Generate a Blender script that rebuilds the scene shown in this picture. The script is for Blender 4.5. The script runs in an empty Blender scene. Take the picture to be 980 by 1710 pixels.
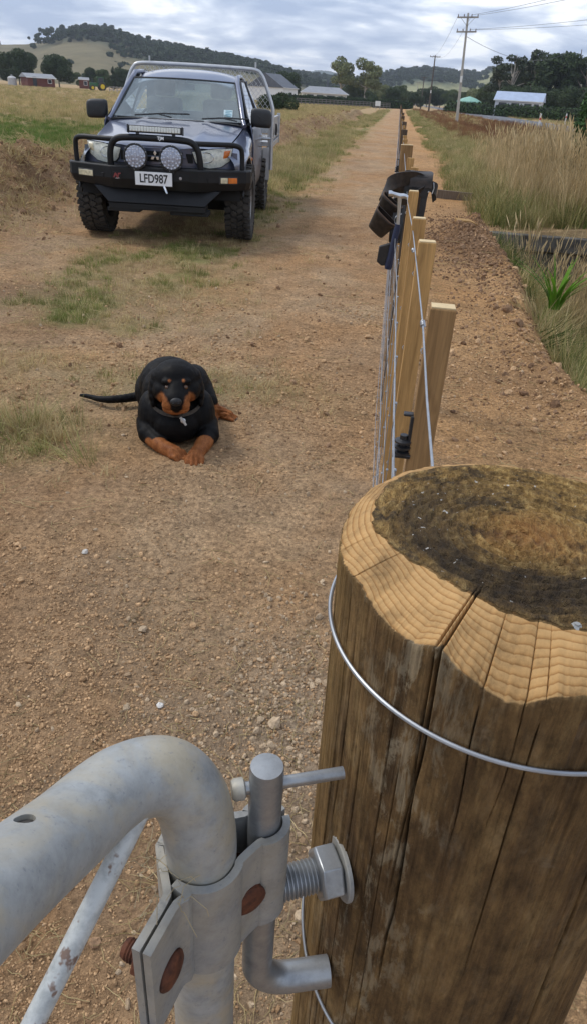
import bpy, bmesh, math, random
import numpy as np
from mathutils import Vector, Matrix, Euler, Quaternion

# ------------------------------------------------------------------ scene, camera, sky, sun, exposure
sc = bpy.context.scene
COL = sc.collection
CAM_Z = 1.45
PITCH, ROLL, YAW = 30.4825, 3.5, 5.666
cam_d = bpy.data.cameras.new('camera'); cam = bpy.data.objects.new('camera', cam_d); COL.objects.link(cam)
p_, r_, y_ = map(math.radians, (PITCH, ROLL, YAW))
f_ = Vector((-math.sin(y_)*math.cos(p_), math.cos(y_)*math.cos(p_), -math.sin(p_)))
rt_ = Vector((math.cos(y_), math.sin(y_), 0)); up_ = rt_.cross(f_)
rt2 = rt_*math.cos(r_) + up_*math.sin(r_); up2 = -rt_*math.sin(r_) + up_*math.cos(r_)
cam.matrix_world = Matrix(((rt2.x, up2.x, -f_.x, 0), (rt2.y, up2.y, -f_.y, 0), (rt2.z, up2.z, -f_.z, CAM_Z), (0, 0, 0, 1)))
cam_d.sensor_fit = 'VERTICAL'; cam_d.angle = 2*math.atan(855/1180)
cam_d.clip_start = 0.02; cam_d.clip_end = 20000
sc.camera = cam

SUN_EL, SUN_AZ = math.radians(52), math.radians(-75)       # azimuth from +Y (down the fence) clockwise
sun_d = bpy.data.lights.new('sun', 'SUN'); sun = bpy.data.objects.new('sun', sun_d); COL.objects.link(sun)
sun_d.energy = 1.5; sun_d.angle = math.radians(14); sun_d.color = (1, .95, .87)
sdir = Vector((math.sin(SUN_AZ)*math.cos(SUN_EL), math.cos(SUN_AZ)*math.cos(SUN_EL), math.sin(SUN_EL)))
sun.rotation_euler = (-sdir).to_track_quat('-Z', 'Y').to_euler()

world = bpy.data.worlds.new('World'); sc.world = world; world.use_nodes = True
def build_world():
    nt = world.node_tree; nt.nodes.clear(); L = nt.links.new; n = nt.nodes.new
    out = n('ShaderNodeOutputWorld'); mix = n('ShaderNodeMixShader')
    b1 = n('ShaderNodeBackground'); b2 = n('ShaderNodeBackground')
    sky = n('ShaderNodeTexSky'); sky.sky_type = 'NISHITA'; sky.sun_disc = False
    sky.sun_elevation = SUN_EL; sky.sun_rotation = SUN_AZ
    L(sky.outputs[0], b1.inputs[0]); b1.inputs[1].default_value = .12
    tc = n('ShaderNodeTexCoord'); sep = n('ShaderNodeSeparateXYZ'); L(tc.outputs['Generated'], sep.inputs[0])
    def math_(op, a, b=None):
        m = n('ShaderNodeMath'); m.operation = op
        for i, v in enumerate((a, b)):
            if v is None: continue
            if isinstance(v, (int, float)): m.inputs[i].default_value = v
            else: L(v, m.inputs[i])
        return m.outputs[0]
    z = math_('ADD', math_('MAXIMUM', sep.outputs[2], 0.0), .16)
    cx = math_('DIVIDE', sep.outputs[0], z); cy = math_('DIVIDE', sep.outputs[1], z)
    cmb = n('ShaderNodeCombineXYZ'); L(cx, cmb.inputs[0]); L(cy, cmb.inputs[1])
    def noise(scale, det, dist, off):
        mp = n('ShaderNodeMapping'); L(cmb.outputs[0], mp.inputs[0]); mp.inputs['Location'].default_value = off
        t = n('ShaderNodeTexNoise'); L(mp.outputs[0], t.inputs[0]); t.inputs['Scale'].default_value = scale
        t.inputs['Detail'].default_value = det; t.inputs['Distortion'].default_value = dist; return t.outputs[0]
    big = noise(1.35, 6, .5, (3.1, 7.3, 0)); small = noise(4.6, 7, .3, (1.7, .4, 2))
    v = math_('ADD', math_('MULTIPLY', big, .74), math_('MULTIPLY', small, .26))
    rp = n('ShaderNodeValToRGB'); L(v, rp.inputs[0])
    e = rp.color_ramp.elements
    e[0].position = .41; e[0].color = (.30, .375, .53, 1)
    e[1].position = .58; e[1].color = (.86, .88, .92, 1)
    k = e.new(.47); k.color = (.41, .48, .62, 1); k = e.new(.53); k.color = (.60, .66, .77, 1)
    L(rp.outputs[0], b2.inputs[0]); b2.inputs[1].default_value = 1.12
    mix.inputs[0].default_value = .93
    L(b1.outputs[0], mix.inputs[1]); L(b2.outputs[0], mix.inputs[2]); L(mix.outputs[0], out.inputs[0])
build_world()
sc.view_settings.view_transform = 'Standard'; sc.view_settings.look = 'None'
sc.view_settings.exposure = 0.43; sc.view_settings.gamma = 1.0
sc.cycles.max_bounces = 6; sc.cycles.transparent_max_bounces = 12
sc.cycles.use_denoising = True

# ------------------------------------------------------------------ helpers
random.seed(7); rng = np.random.default_rng(7)
R = math.radians
def tag(o, label=None, cat=None, group=None, kind=None):
    if label: o['label'] = label
    if cat: o['category'] = cat
    if group: o['group'] = group
    if kind: o['kind'] = kind
    return o
def empty(name, loc=(0, 0, 0), rz=0):
    o = bpy.data.objects.new(name, None); COL.objects.link(o); o.location = loc; o.rotation_euler = (0, 0, rz)
    o.empty_display_size = .1; return o
def link(name, me, m=None, parent=None):
    o = bpy.data.objects.new(name, me); COL.objects.link(o)
    if m is not None:
        me.materials.clear(); me.materials.append(m)
    if parent is not None: o.parent = parent
    return o
def copy_tree(o, parent=None):
    c = o.copy(); COL.objects.link(c); c.parent = parent
    for ch in list(o.children): copy_tree(ch, c)
    return c
ORD = 'first second third fourth fifth sixth seventh eighth ninth tenth eleventh twelfth thirteenth fourteenth fifteenth sixteenth seventeenth eighteenth nineteenth twentieth'.split()
def lerp(a, b, t): return a + (b-a)*t
def sstep(a, b, x):
    t = np.clip((x-a)/(b-a), 0, 1); return t*t*(3-2*t)
def _hash(ix, iy, seed):
    h = (ix.astype(np.int64)*374761393 + iy.astype(np.int64)*668265263 + seed*1442695041) & 0xFFFFFFFF
    h = ((h ^ (h >> 13))*1274126177) & 0xFFFFFFFF
    return ((h ^ (h >> 16)) & 0xFFFF)/65535.0
def vnoise(x, y, seed=0):
    x = np.asarray(x, float); y = np.asarray(y, float)
    ix = np.floor(x); iy = np.floor(y); fx = x-ix; fy = y-iy
    fx = fx*fx*(3-2*fx); fy = fy*fy*(3-2*fy)
    a = _hash(ix, iy, seed); b = _hash(ix+1, iy, seed); c = _hash(ix, iy+1, seed); d = _hash(ix+1, iy+1, seed)
    return (a*(1-fx)+b*fx)*(1-fy) + (c*(1-fx)+d*fx)*fy - .5
def fbm(x, y, octv=4, seed=0):
    s = 0; a = 1.0
    for k in range(octv):
        s = s + a*vnoise(np.asarray(x)*2**k, np.asarray(y)*2**k, seed+k*17); a *= .5
    return s

class MB:
    """collects shapes; build() links them as one mesh object"""
    def __init__(s): s.v = []; s.f = []
    def add(s, vs, fs):
        o = len(s.v); s.v.extend([tuple(v) for v in vs]); s.f.extend([tuple(i+o for i in f) for f in fs]); return s
    def box(s, c, d, rot=None):
        h = [x/2 for x in d]; vs = [Vector((sx*h[0], sy*h[1], sz*h[2])) for sx in (-1, 1) for sy in (-1, 1) for sz in (-1, 1)]
        if rot is not None:
            q = Euler(rot).to_matrix() if not isinstance(rot, Matrix) else rot; vs = [q @ v for v in vs]
        vs = [v+Vector(c) for v in vs]
        return s.add(vs, [(0, 1, 3, 2), (4, 6, 7, 5), (0, 4, 5, 1), (2, 3, 7, 6), (0, 2, 6, 4), (1, 5, 7, 3)])
    def bar(s, a, b, w, t, upv=(0, 0, 1)):
        a = Vector(a); b = Vector(b); d = (b-a); l = d.length; d.normalize(); u = Vector(upv); x = d.cross(u)
        if x.length < 1e-4: x = d.cross(Vector((1, 0, 0)))
        x.normalize(); u = x.cross(d)
        return s.box((a+b)/2, (w, l, t), Matrix((x, d, u)).transposed())
    def tube(s, pts, r, n=10, cap=True, closed=False, rot0=0):
        pts = [Vector(p) for p in pts]; m = len(pts)
        rs = r if isinstance(r, (list, tuple, np.ndarray)) else [r]*m
        vs = []; fs = []; prev = None
        for i, p in enumerate(pts):
            if closed: t = pts[(i+1) % m]-pts[i-1]
            else: t = pts[min(i+1, m-1)]-pts[max(i-1, 0)]
            t.normalize()
            if prev is None:
                a = Vector((0, 0, 1)) if abs(t.z) < .9 else Vector((1, 0, 0)); x = t.cross(a).normalized()
            else:
                x = (prev-t*prev.dot(t)).normalized()
            prev = x; y = t.cross(x)
            for k in range(n):
                an = rot0+2*math.pi*k/n; vs.append(p+(x*math.cos(an)+y*math.sin(an))*rs[i])
        for i in range(m if closed else m-1):
            for k in range(n):
                a = i*n+k; b = i*n+(k+1) % n; j = (i+1) % m
                fs.append((a, b, j*n+(k+1) % n, j*n+k))
        if cap and not closed:
            fs.append(tuple(range(n-1, -1, -1))); fs.append(tuple((m-1)*n+k for k in range(n)))
        return s.add(vs, fs)
    def lathe(s, prof, n=16, mat=None, cap=True):
        """prof: list of (radius, z)"""
        vs = []; fs = []; m = len(prof)
        for r, z in prof:
            for k in range(n): an = 2*math.pi*k/n; vs.append(Vector((r*math.cos(an), r*math.sin(an), z)))
        for i in range(m-1):
            for k in range(n): a = i*n+k; b = i*n+(k+1) % n; fs.append((a, b, b+n, a+n))
        if cap: fs.append(tuple(range(n-1, -1, -1))); fs.append(tuple((m-1)*n+k for k in range(n)))
        if mat is not None: vs = [mat @ v for v in vs]
        return s.add(vs, fs)
    def ball(s, c, r, n=12, m=8, rot=None):
        if isinstance(r, (int, float)): r = (r, r, r)
        q = None if rot is None else (Euler(rot).to_matrix() if not isinstance(rot, Matrix) else rot)
        vs = []; fs = []
        for i in range(1, m):
            th = math.pi*i/m
            for k in range(n):
                ph = 2*math.pi*k/n; vs.append(Vector((r[0]*math.sin(th)*math.cos(ph), r[1]*math.sin(th)*math.sin(ph), r[2]*math.cos(th))))
        vs += [Vector((0, 0, r[2])), Vector((0, 0, -r[2]))]; T = len(vs)-2; B = T+1
        for i in range(m-2):
            for k in range(n): a = i*n+k; b = i*n+(k+1) % n; fs.append((a, a+n, b+n, b))
        for k in range(n):
            fs.append((T, k, (k+1) % n)); fs.append((B, (m-2)*n+(k+1) % n, (m-2)*n+k))
        if q is not None: vs = [q @ v for v in vs]
        vs = [v+Vector(c) for v in vs]
        return s.add(vs, fs)
    def prism(s, poly, ax, lo, hi):
        """polygon in the two axes other than ax, extruded along ax"""
        n = len(poly)
        def put(a, b, w):
            v = [0, 0, 0]; o = [i for i in range(3) if i != ax]; v[o[0]] = a; v[o[1]] = b; v[ax] = w; return v
        vs = [put(a, b, lo) for a, b in poly]+[put(a, b, hi) for a, b in poly]
        fs = [tuple(range(n-1, -1, -1)), tuple(range(n, 2*n))]+[(i, (i+1) % n, n+(i+1) % n, n+i) for i in range(n)]
        return s.add(vs, fs)
    def grid(s, fn, nu, nv, u0=0, u1=1, v0=0, v1=1):
        vs = [fn(lerp(u0, u1, i/nu), lerp(v0, v1, j/nv)) for i in range(nu+1) for j in range(nv+1)]
        fs = [(i*(nv+1)+j, (i+1)*(nv+1)+j, (i+1)*(nv+1)+j+1, i*(nv+1)+j+1) for i in range(nu) for j in range(nv)]
        return s.add(vs, fs)
    def mesh(s, name, smooth=None, fix=True):
        me = bpy.data.meshes.new(name); me.from_pydata(s.v, [], s.f)
        if fix:
            bm = bmesh.new(); bm.from_mesh(me); bmesh.ops.recalc_face_normals(bm, faces=bm.faces); bm.to_mesh(me); bm.free()
        me.update()
        if smooth is not None:
            me.polygons.foreach_set('use_smooth', [True]*len(me.polygons)); me.set_sharp_from_angle(angle=R(smooth))
        return me
    def build(s, name, m, parent=None, smooth=40, bevel=0, bseg=2, solid=0, sub=0, fix=True):
        o = link(name, s.mesh(name, smooth, fix), m, parent)
        if solid:
            md = o.modifiers.new('s', 'SOLIDIFY'); md.thickness = solid; md.offset = 0
        if bevel:
            md = o.modifiers.new('b', 'BEVEL'); md.width = bevel; md.segments = bseg; md.limit_method = 'ANGLE'; md.angle_limit = R(35); md.harden_normals = False
        if sub:
            md = o.modifiers.new('u', 'SUBSURF'); md.levels = sub; md.render_levels = sub
        return o

# ---- materials
class NT:
    def __init__(s, name):
        s.m = bpy.data.materials.new(name); s.m.use_nodes = True; s.t = s.m.node_tree; s.t.nodes.clear()
        s.out = s.n('ShaderNodeOutputMaterial'); s.b = s.n('ShaderNodeBsdfPrincipled'); s.l(s.b.outputs[0], s.out.inputs[0])
        s._tc = None
    def n(s, ty, **kw):
        x = s.t.nodes.new(ty)
        for k, v in kw.items(): setattr(x, k, v)
        return x
    def l(s, a, b): s.t.links.new(a, b)
    def tc(s, which='Object', scale=(1, 1, 1), rot=(0, 0, 0), loc=(0, 0, 0)):
        if s._tc is None: s._tc = s.n('ShaderNodeTexCoord')
        mp = s.n('ShaderNodeMapping'); s.l(s._tc.outputs[which], mp.inputs[0])
        mp.inputs['Scale'].default_value = scale; mp.inputs['Rotation'].default_value = rot; mp.inputs['Location'].default_value = loc
        return mp.outputs[0]
    def noise(s, vec, scale, det=4, rough=.55, dist=0):
        t = s.n('ShaderNodeTexNoise'); s.l(vec, t.inputs['Vector']); t.inputs['Scale'].default_value = scale
        t.inputs['Detail'].default_value = det; t.inputs['Roughness'].default_value = rough; t.inputs['Distortion'].default_value = dist
        return t.outputs[0]
    def voro(s, vec, scale, feature='F1', out='Distance', rand=1):
        t = s.n('ShaderNodeTexVoronoi', feature=feature); s.l(vec, t.inputs['Vector']); t.inputs['Scale'].default_value = scale
        t.inputs['Randomness'].default_value = rand; return t.outputs[out]
    def ramp(s, fac, stops, interp='LINEAR'):
        r = s.n('ShaderNodeValToRGB'); s.l(fac, r.inputs[0]); e = r.color_ramp.elements; r.color_ramp.interpolation = interp
        st = [(p, c if isinstance(c, (tuple, list)) else (c, c, c)) for p, c in stops]
        e[0].position = st[0][0]; e[0].color = (*st[0][1], 1); e[1].position = st[-1][0]; e[1].color = (*st[-1][1], 1)
        for p, c in st[1:-1]: k = e.new(p); k.color = (*c, 1)
        return r.outputs[0]
    def mix(s, fac, a, b, mode='MIX'):
        m = s.n('ShaderNodeMix', data_type='RGBA', blend_type=mode)
        for sock, v in ((m.inputs[0], fac), (m.inputs[6], a), (m.inputs[7], b)):
            if isinstance(v, (int, float)): sock.default_value = v
            elif isinstance(v, (tuple, list)): sock.default_value = (*v[:3], 1)
            else: s.l(v, sock)
        return m.outputs[2]
    def math(s, op, a, b=0.0, c=None):
        m = s.n('ShaderNodeMath', operation=op)
        for i, v in enumerate((a, b, c)):
            if v is None: continue
            if isinstance(v, (int, float)): m.inputs[i].default_value = v
            else: s.l(v, m.inputs[i])
        return m.outputs[0]
    def attr(s, name, out='Color'):
        a = s.n('ShaderNodeAttribute'); a.attribute_name = name; return a.outputs[out]
    def rand(s): return s.n('ShaderNodeObjectInfo').outputs['Random']
    def set(s, **kw):
        for k, v in kw.items():
            sock = s.b.inputs[k.replace('_', ' ')]
            if isinstance(v, (int, float)): sock.default_value = v
            elif isinstance(v, (tuple, list)): sock.default_value = (*v, 1) if len(v) == 3 and sock.type == 'RGBA' else v
            else: s.l(v, sock)
        return s
    def bump(s, h, strength=.5, dist=.01, prev=None):
        b = s.n('ShaderNodeBump'); b.inputs['Strength'].default_value = strength; b.inputs['Distance'].default_value = dist
        s.l(h, b.inputs['Height'])
        if prev is not None: s.l(prev, b.inputs['Normal'])
        s.l(b.outputs[0], s.b.inputs['Normal']); return b.outputs[0]
MATS = {}
def simple(name, c, rough=.6, metal=0, var=.15, scale=8, bump=0, bscale=60, bdist=.003, c2=None, spec=None, stretch=(1, 1, 1), rnd=0, **kw):
    """noise-varied plain material"""
    if name in MATS: return MATS[name]
    t = NT(name); v = t.tc('Object', stretch)
    n = t.noise(v, scale, 5)
    a = tuple(x*(1-var) for x in c); b = c2 if c2 else tuple(min(1, x*(1+var)) for x in c)
    col = t.ramp(n, [(.3, a), (.7, b)])
    if rnd:
        col = t.mix(1.0, col, t.ramp(t.rand(), [(0, 1-rnd), (1, 1+rnd)]), 'MULTIPLY')
    t.set(Base_Color=col, Roughness=rough, Metallic=metal)
    if spec is not None: t.set(Specular_IOR_Level=spec)
    if bump: t.bump(t.noise(v, bscale, 4), bump, bdist)
    for k, x in kw.items(): t.set(**{k: x})
    MATS[name] = t.m; return t.m

# ---- scatter of uncountable stuff (geometry nodes)
def scatter(name, pts, rot, scl, sources, idx=None, label=None, cat=None):
    pts = np.asarray(pts, float); N = len(pts)
    me = bpy.data.meshes.new(name); me.vertices.add(N); me.vertices.foreach_set('co', pts.ravel())
    a = me.attributes.new('rot', 'FLOAT_VECTOR', 'POINT'); a.data.foreach_set('vector', np.asarray(rot, float).ravel())
    scl = np.asarray(scl, float)
    if scl.ndim == 1: scl = np.repeat(scl[:, None], 3, 1)
    a = me.attributes.new('scl', 'FLOAT_VECTOR', 'POINT'); a.data.foreach_set('vector', scl.ravel())
    if idx is None: idx = rng.integers(0, len(sources), N)
    a = me.attributes.new('idx', 'INT', 'POINT'); a.data.foreach_set('value', np.asarray(idx, np.int32))
    c = bpy.data.collections.new(name+'_kinds')
    for s_ in sources: c.objects.link(s_)
    o = link(name, me)
    g = bpy.data.node_groups.new(name, 'GeometryNodeTree')
    g.interface.new_socket('Geometry', in_out='INPUT', socket_type='NodeSocketGeometry')
    g.interface.new_socket('Geometry', in_out='OUTPUT', socket_type='NodeSocketGeometry')
    n = g.nodes.new; L = g.links.new
    gi = n('NodeGroupInput'); go = n('NodeGroupOutput'); ip = n('GeometryNodeInstanceOnPoints')
    ci = n('GeometryNodeCollectionInfo'); ci.inputs[0].default_value = c; ci.inputs[1].default_value = True; ci.inputs[2].default_value = True
    def na(nm, ty):
        x = n('GeometryNodeInputNamedAttribute'); x.data_type = ty; x.inputs[0].default_value = nm; return x.outputs[0]
    e2r = n('FunctionNodeEulerToRotation'); L(na('rot', 'FLOAT_VECTOR'), e2r.inputs[0])
    L(gi.outputs[0], ip.inputs['Points']); L(ci.outputs[0], ip.inputs['Instance']); ip.inputs['Pick Instance'].default_value = True
    L(na('idx', 'INT'), ip.inputs['Instance Index']); L(e2r.outputs[0], ip.inputs['Rotation']); L(na('scl', 'FLOAT_VECTOR'), ip.inputs['Scale'])
    L(ip.outputs[0], go.inputs[0])
    md = o.modifiers.new('scatter', 'NODES'); md.node_group = g
    tag(o, label, cat, kind='stuff'); return o
def source(name, mb, m, smooth=None):
    me = mb.mesh(name, smooth, fix=False); me.materials.append(m); return bpy.data.objects.new(name, me)
# ------------------------------------------------------------------ terrain
def edge_x(y): return 1.28 + .10*np.sin(y*.9) + .12*fbm(y*.35, y*0+3, 3, 5) - .12*sstep(7.5, 9.8, y)
ROAD_L, ROAD_R, ROAD_Z = 10.6, 17.2, .22
def terrain(x, y, fine=True):
    x = np.asarray(x, float); y = np.asarray(y, float)
    near = 1/(1+(np.hypot(x, y)/9)**2)
    h = .035*fbm(x*.7, y*.7, 3, 1)
    # windrow of spoil along the left of the track
    bx = -5.15+.35*fbm(y*.25, y*0, 2, 9)+1.0*sstep(14, 30, y)
    berm = np.exp(-((x-bx)/.72)**2)*sstep(5.2, 7.6, y)*(1-sstep(75, 100, y))
    h = h + berm*(.50+.28*fbm(y*.6, x*.3, 3, 11)) + berm*.30*fbm(x*2.2, y*2.2, 4, 13)
    # low ragged litter left of the truck
    h = h + .05*np.exp(-((x+3.9)/.7)**2)*fbm(x*3, y*3, 3, 15)*sstep(6, 7.5, y)
    # drain on the right, in front of the headwall
    e = edge_x(y)
    dit = sstep(0, .75, x-e)*(1-sstep(2.1, 3.6, x-e))
    open_ = (1-sstep(10.18, 10.3, y))
    h = h - .95*dit*open_ + .22*sstep(2.4, 4.4, x-e)*open_
    # crossing behind the headwall and verge up to the road
    h = h + (1-open_)*(.14*sstep(1.2, 3.2, x)+.05*fbm(x, y, 3, 21)*sstep(1.0, 2.0, x))
    h = h - .35*(1-open_)*np.exp(-((x-6.3)/1.5)**2)
    h = h + (ROAD_Z-.04-.14)*sstep(7.2, 10.0, x)*sstep(10, 22, y)
    # spoil heap beside the headwall
    sp = np.exp(-((x-.98)/.30)**2-((y-9.35)/1.35)**2)
    h = h + sp*(.15+.16*fbm(x*3.5, y*3.5, 4, 23))
    # small rubble ridge along the lip
    h = h + .05*np.exp(-((x-e+.05)/.14)**2)*(1+1.6*fbm(x*6, y*6, 3, 25))*open_
    if fine:
        rough = (1-.5*sstep(-1.2, .4, np.where((x > -1.5) & (x < 1.2), fbm(x*.8, y*.8, 2, 31), -1)))
        h = h + near*rough*(.024*fbm(x*5, y*5, 3, 33)+.012*fbm(x*22, y*22, 3, 35))
        # faint wheel ruts
        for rx in (-1.62, -3.2):
            h = h - .018*np.exp(-((x-rx)/.17)**2)*sstep(3, 5, y)
    return h

def axis(lo, hi, c0, c1, step, grow):
    a = list(np.arange(c0, c1+1e-6, step)); s = step
    while a[-1] < hi: s *= grow; a.append(min(a[-1]+s, hi))
    s = step
    while a[0] > lo: s *= grow; a.insert(0, max(a[0]-s, lo))
    return np.array(a)
gx = axis(-4000, 4000, -5.9, 2.9, .034, 1.10); gy = axis(-60, 5300, .25, 10.6, .036, 1.07)
GX, GY = np.meshgrid(gx, gy, indexing='ij'); GZ = terrain(GX, GY)
# what grows where: R green turf, G dry thatch, B pale gravel, A dark damp soil
def zones(x, y):
    n1 = fbm(x*.9, y*.9, 4, 41); n2 = fbm(x*2.3, y*2.3, 4, 43); n3 = fbm(x*.35, y*.35, 3, 45)
    track = sstep(-3.9, -3.3, x+.5*n1)*(1-sstep(0, .5, x-edge_x(y)-.1))
    field = 1-sstep(-6.5, -6.0, x+.3*n1-.8*sstep(14, 30, y))
    verge = sstep(0, .35, x-edge_x(y)-.1)
    bx = np.exp(-((x+5.15-1.0*sstep(14, 30, y))/.85)**2)*sstep(5.2, 7.6, y)*(1-sstep(75, 100, y))
    strip = np.exp(-((x+2.1+.2*n1)/.62)**2)*sstep(4.3, 5.0, y+.6*n2)            # grass between the wheel tracks
    strip = strip*np.where(y > 7.2, .9, 1)
    strip2 = np.exp(-((x+2.6)/.6)**2)*sstep(12, 15, y)*.8
    clump = np.exp(-((x+1.75)/.42)**2-((y-2.9)/.28)**2)+.7*np.exp(-((x+.95)/.55)**2-((y-3.75)/.3)**2)+.45*np.exp(-((x+2.3)/.6)**2-((y-3.7)/.4)**2)
    green = field*sstep(-.1, .45, n3+.62-.012*(y-22))*(1-sstep(24, 38, y)) + (strip*.9+clump*.55+strip2*.6)*sstep(-.15, .5, n2+.15)
    dry = field*.8 + strip*.7 + clump + strip2 + verge + bx*.45*sstep(-.1, .4, n2)
    dry = np.where(y > 45, np.maximum(dry, (1-track)), dry)
    grav = np.exp(-((x+.10)/.20)**2-((y-1.3)/.38)**2)*1.0 + .45*sstep(.0, .5, n2)*track*np.exp(-((x+.5)/.9)**2)*(1-sstep(2.2, 3.4, y)) + .6*np.exp(-((x-.42)/.3)**2-((y-2.6)/.35)**2)
    dark = np.exp(-((x+2.75)/.9)**2-((y-5.35)/.45)**2)*.8 + bx*.8 + .8*np.exp(-((x-.98)/.42)**2-((y-9.3)/1.4)**2)+.35*sstep(0, .5, n1)*track
    return [np.clip(k, 0, 1) for k in (green, dry, grav, dark)]
nx, ny = GX.shape
me = bpy.data.meshes.new('ground')
vs = np.stack([GX, GY, GZ], -1).reshape(-1, 3)
ii, jj = np.meshgrid(np.arange(nx-1), np.arange(ny-1), indexing='ij'); a = (ii*ny+jj).ravel()
fs = np.stack([a, a+ny, a+ny+1, a+1], 1)
me.vertices.add(len(vs)); me.vertices.foreach_set('co', vs.ravel())
me.loops.add(fs.size); me.loops.foreach_set('vertex_index', fs.ravel().astype(np.int32))
me.polygons.add(len(fs)); me.polygons.foreach_set('loop_start', np.arange(0, fs.size, 4, dtype=np.int32))
me.polygons.foreach_set('use_smooth', np.ones(len(fs), bool)); me.update(calc_edges=True); me.validate()
z4 = np.stack(zones(vs[:, 0], vs[:, 1]), 1)
ca = me.attributes.new('zone', 'FLOAT_COLOR', 'POINT'); ca.data.foreach_set('color', z4.ravel())
def soil_mat():
    t = NT('soil'); v = t.tc('Object')
    z = t.attr('zone'); sep = t.n('ShaderNodeSeparateColor'); t.l(z, sep.inputs[0])
    al = t.attr('zone', 'Alpha')
    base = t.ramp(t.noise(v, .9, 6, .6), [(.3, (.39, .26, .152)), (.5, (.46, .312, .182)), (.72, (.49, .285, .135))])
    wear = t.ramp(t.noise(t.tc('Object', (1, .55, 1)), .75, 5, .62, .5), [(.42, 0.0), (.60, 1.0)])
    base = t.mix(t.math('MULTIPLY', wear, .75), base, (.42, .235, .108))
    sx = t.n('ShaderNodeSeparateXYZ'); t.l(v, sx.inputs[0])
    clay = t.ramp(t.math('MULTIPLY_ADD', sx.outputs[0], .25, t.math('MULTIPLY', t.noise(v, 1.6, 5, .65), .3)), [(.20, 0.0), (.28, 1.0), (.48, 1.0), (.58, 0.0)])
    base = t.mix(t.math('MULTIPLY', clay, .6), base, (.52, .285, .115))
    fine = t.ramp(t.noise(v, 46, 5, .7), [(.27, .34), (.47, .95), (.75, 1.5)])  # fine albedo contrast, painting in the small shadows between crumbs
    col = t.mix(1.0, base, fine, 'MULTIPLY')
    mid = t.ramp(t.noise(v, 5.5, 5, .65, .6), [(.3, .72), (.55, 1.0), (.75, 1.22)])
    col = t.mix(1.0, col, mid, 'MULTIPLY')
    # single pale and dark grit
    vc = t.n('ShaderNodeTexVoronoi'); t.l(v, vc.inputs['Vector']); vc.inputs['Scale'].default_value = 95
    grit = t.ramp(vc.outputs['Color'], [(.0, .55), (.45, .95), (.8, 1.12), (1, 1.7)])
    col = t.mix(.6, col, grit, 'MULTIPLY')
    grav = t.mix(1.0, (.45, .37, .27), t.ramp(t.noise(v, 60, 4, .7), [(.3, .45), (.7, 1.35)]), 'MULTIPLY')
    col = t.mix(t.math('MULTIPLY', sep.outputs[2], .7), col, grav)
    dk = t.mix(1.0, (.20, .115, .066), t.ramp(t.noise(v, 18, 5, .7), [(.3, .5), (.7, 1.35)]), 'MULTIPLY')
    col = t.mix(t.math('MULTIPLY', al, .85), col, dk)
    dry = t.mix(1.0, (.36, .27, .14), t.ramp(t.noise(v, 9, 6, .7), [(.3, .6), (.7, 1.3)]), 'MULTIPLY')
    col = t.mix(t.math('MULTIPLY', sep.outputs[1], .62), col, dry)
    gr = t.mix(1.0, (.10, .15, .03), t.ramp(t.noise(v, 6, 6, .7), [(.3, .6), (.7, 1.4)]), 'MULTIPLY')
    col = t.mix(t.math('MULTIPLY', sep.outputs[0], .8), col, gr)
    t.set(Base_Color=col, Roughness=.95, Specular_IOR_Level=.15)
    b1 = t.bump(t.noise(v, 130, 5, .75), 1.0, .012)
    b2 = t.bump(t.math('SUBTRACT', 1.0, t.voro(v, 85)), .8, .010, b1)
    t.bump(t.noise(v, 24, 5, .7), .9, .022, b2)
    return t.m
SOIL = soil_mat()
tag(link('ground', me, SOIL), kind='structure')

# ------------------------------------------------------------------ road
def road_mat():
    t = NT('asphalt'); v = t.tc('Object')
    c = t.ramp(t.noise(v, 3, 6, .7), [(.3, (.085, .09, .10)), (.7, (.14, .145, .155))])
    t.set(Base_Color=c, Roughness=.85); t.bump(t.noise(v, 120, 3), .4, .004); return t.m
def ribbon(name, x0, x1, ys, zf, m, parent=None):
    mb = MB(); xs = (x0, x1)
    mb.grid(lambda u, w: (x0+(x1-x0)*u, w, zf), 1, len(ys)-1)
    k = 0
    for i in range(2):
        for j in range(len(ys)):
            x, _, z = mb.v[k]; mb.v[k] = (xs[i], ys[j], z); k += 1
    return mb.build(name, m, parent, None)
rd = tag(ribbon('road', ROAD_L, ROAD_R, [0, 20, 60, 120, 300, 600, 1500], ROAD_Z, road_mat()), kind='structure')
WHITE_PAINT = simple('road_paint', (.72, .72, .70), .7, var=.12, scale=6)
ribbon('edge_line', ROAD_L+.35, ROAD_L+.47, [0, 300, 900], ROAD_Z+.005, WHITE_PAINT, rd)
for k in range(34):
    ribbon('centre_line', 13.85, 13.97, [20+k*12, 23+k*12], ROAD_Z+.005, WHITE_PAINT, rd)

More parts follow.
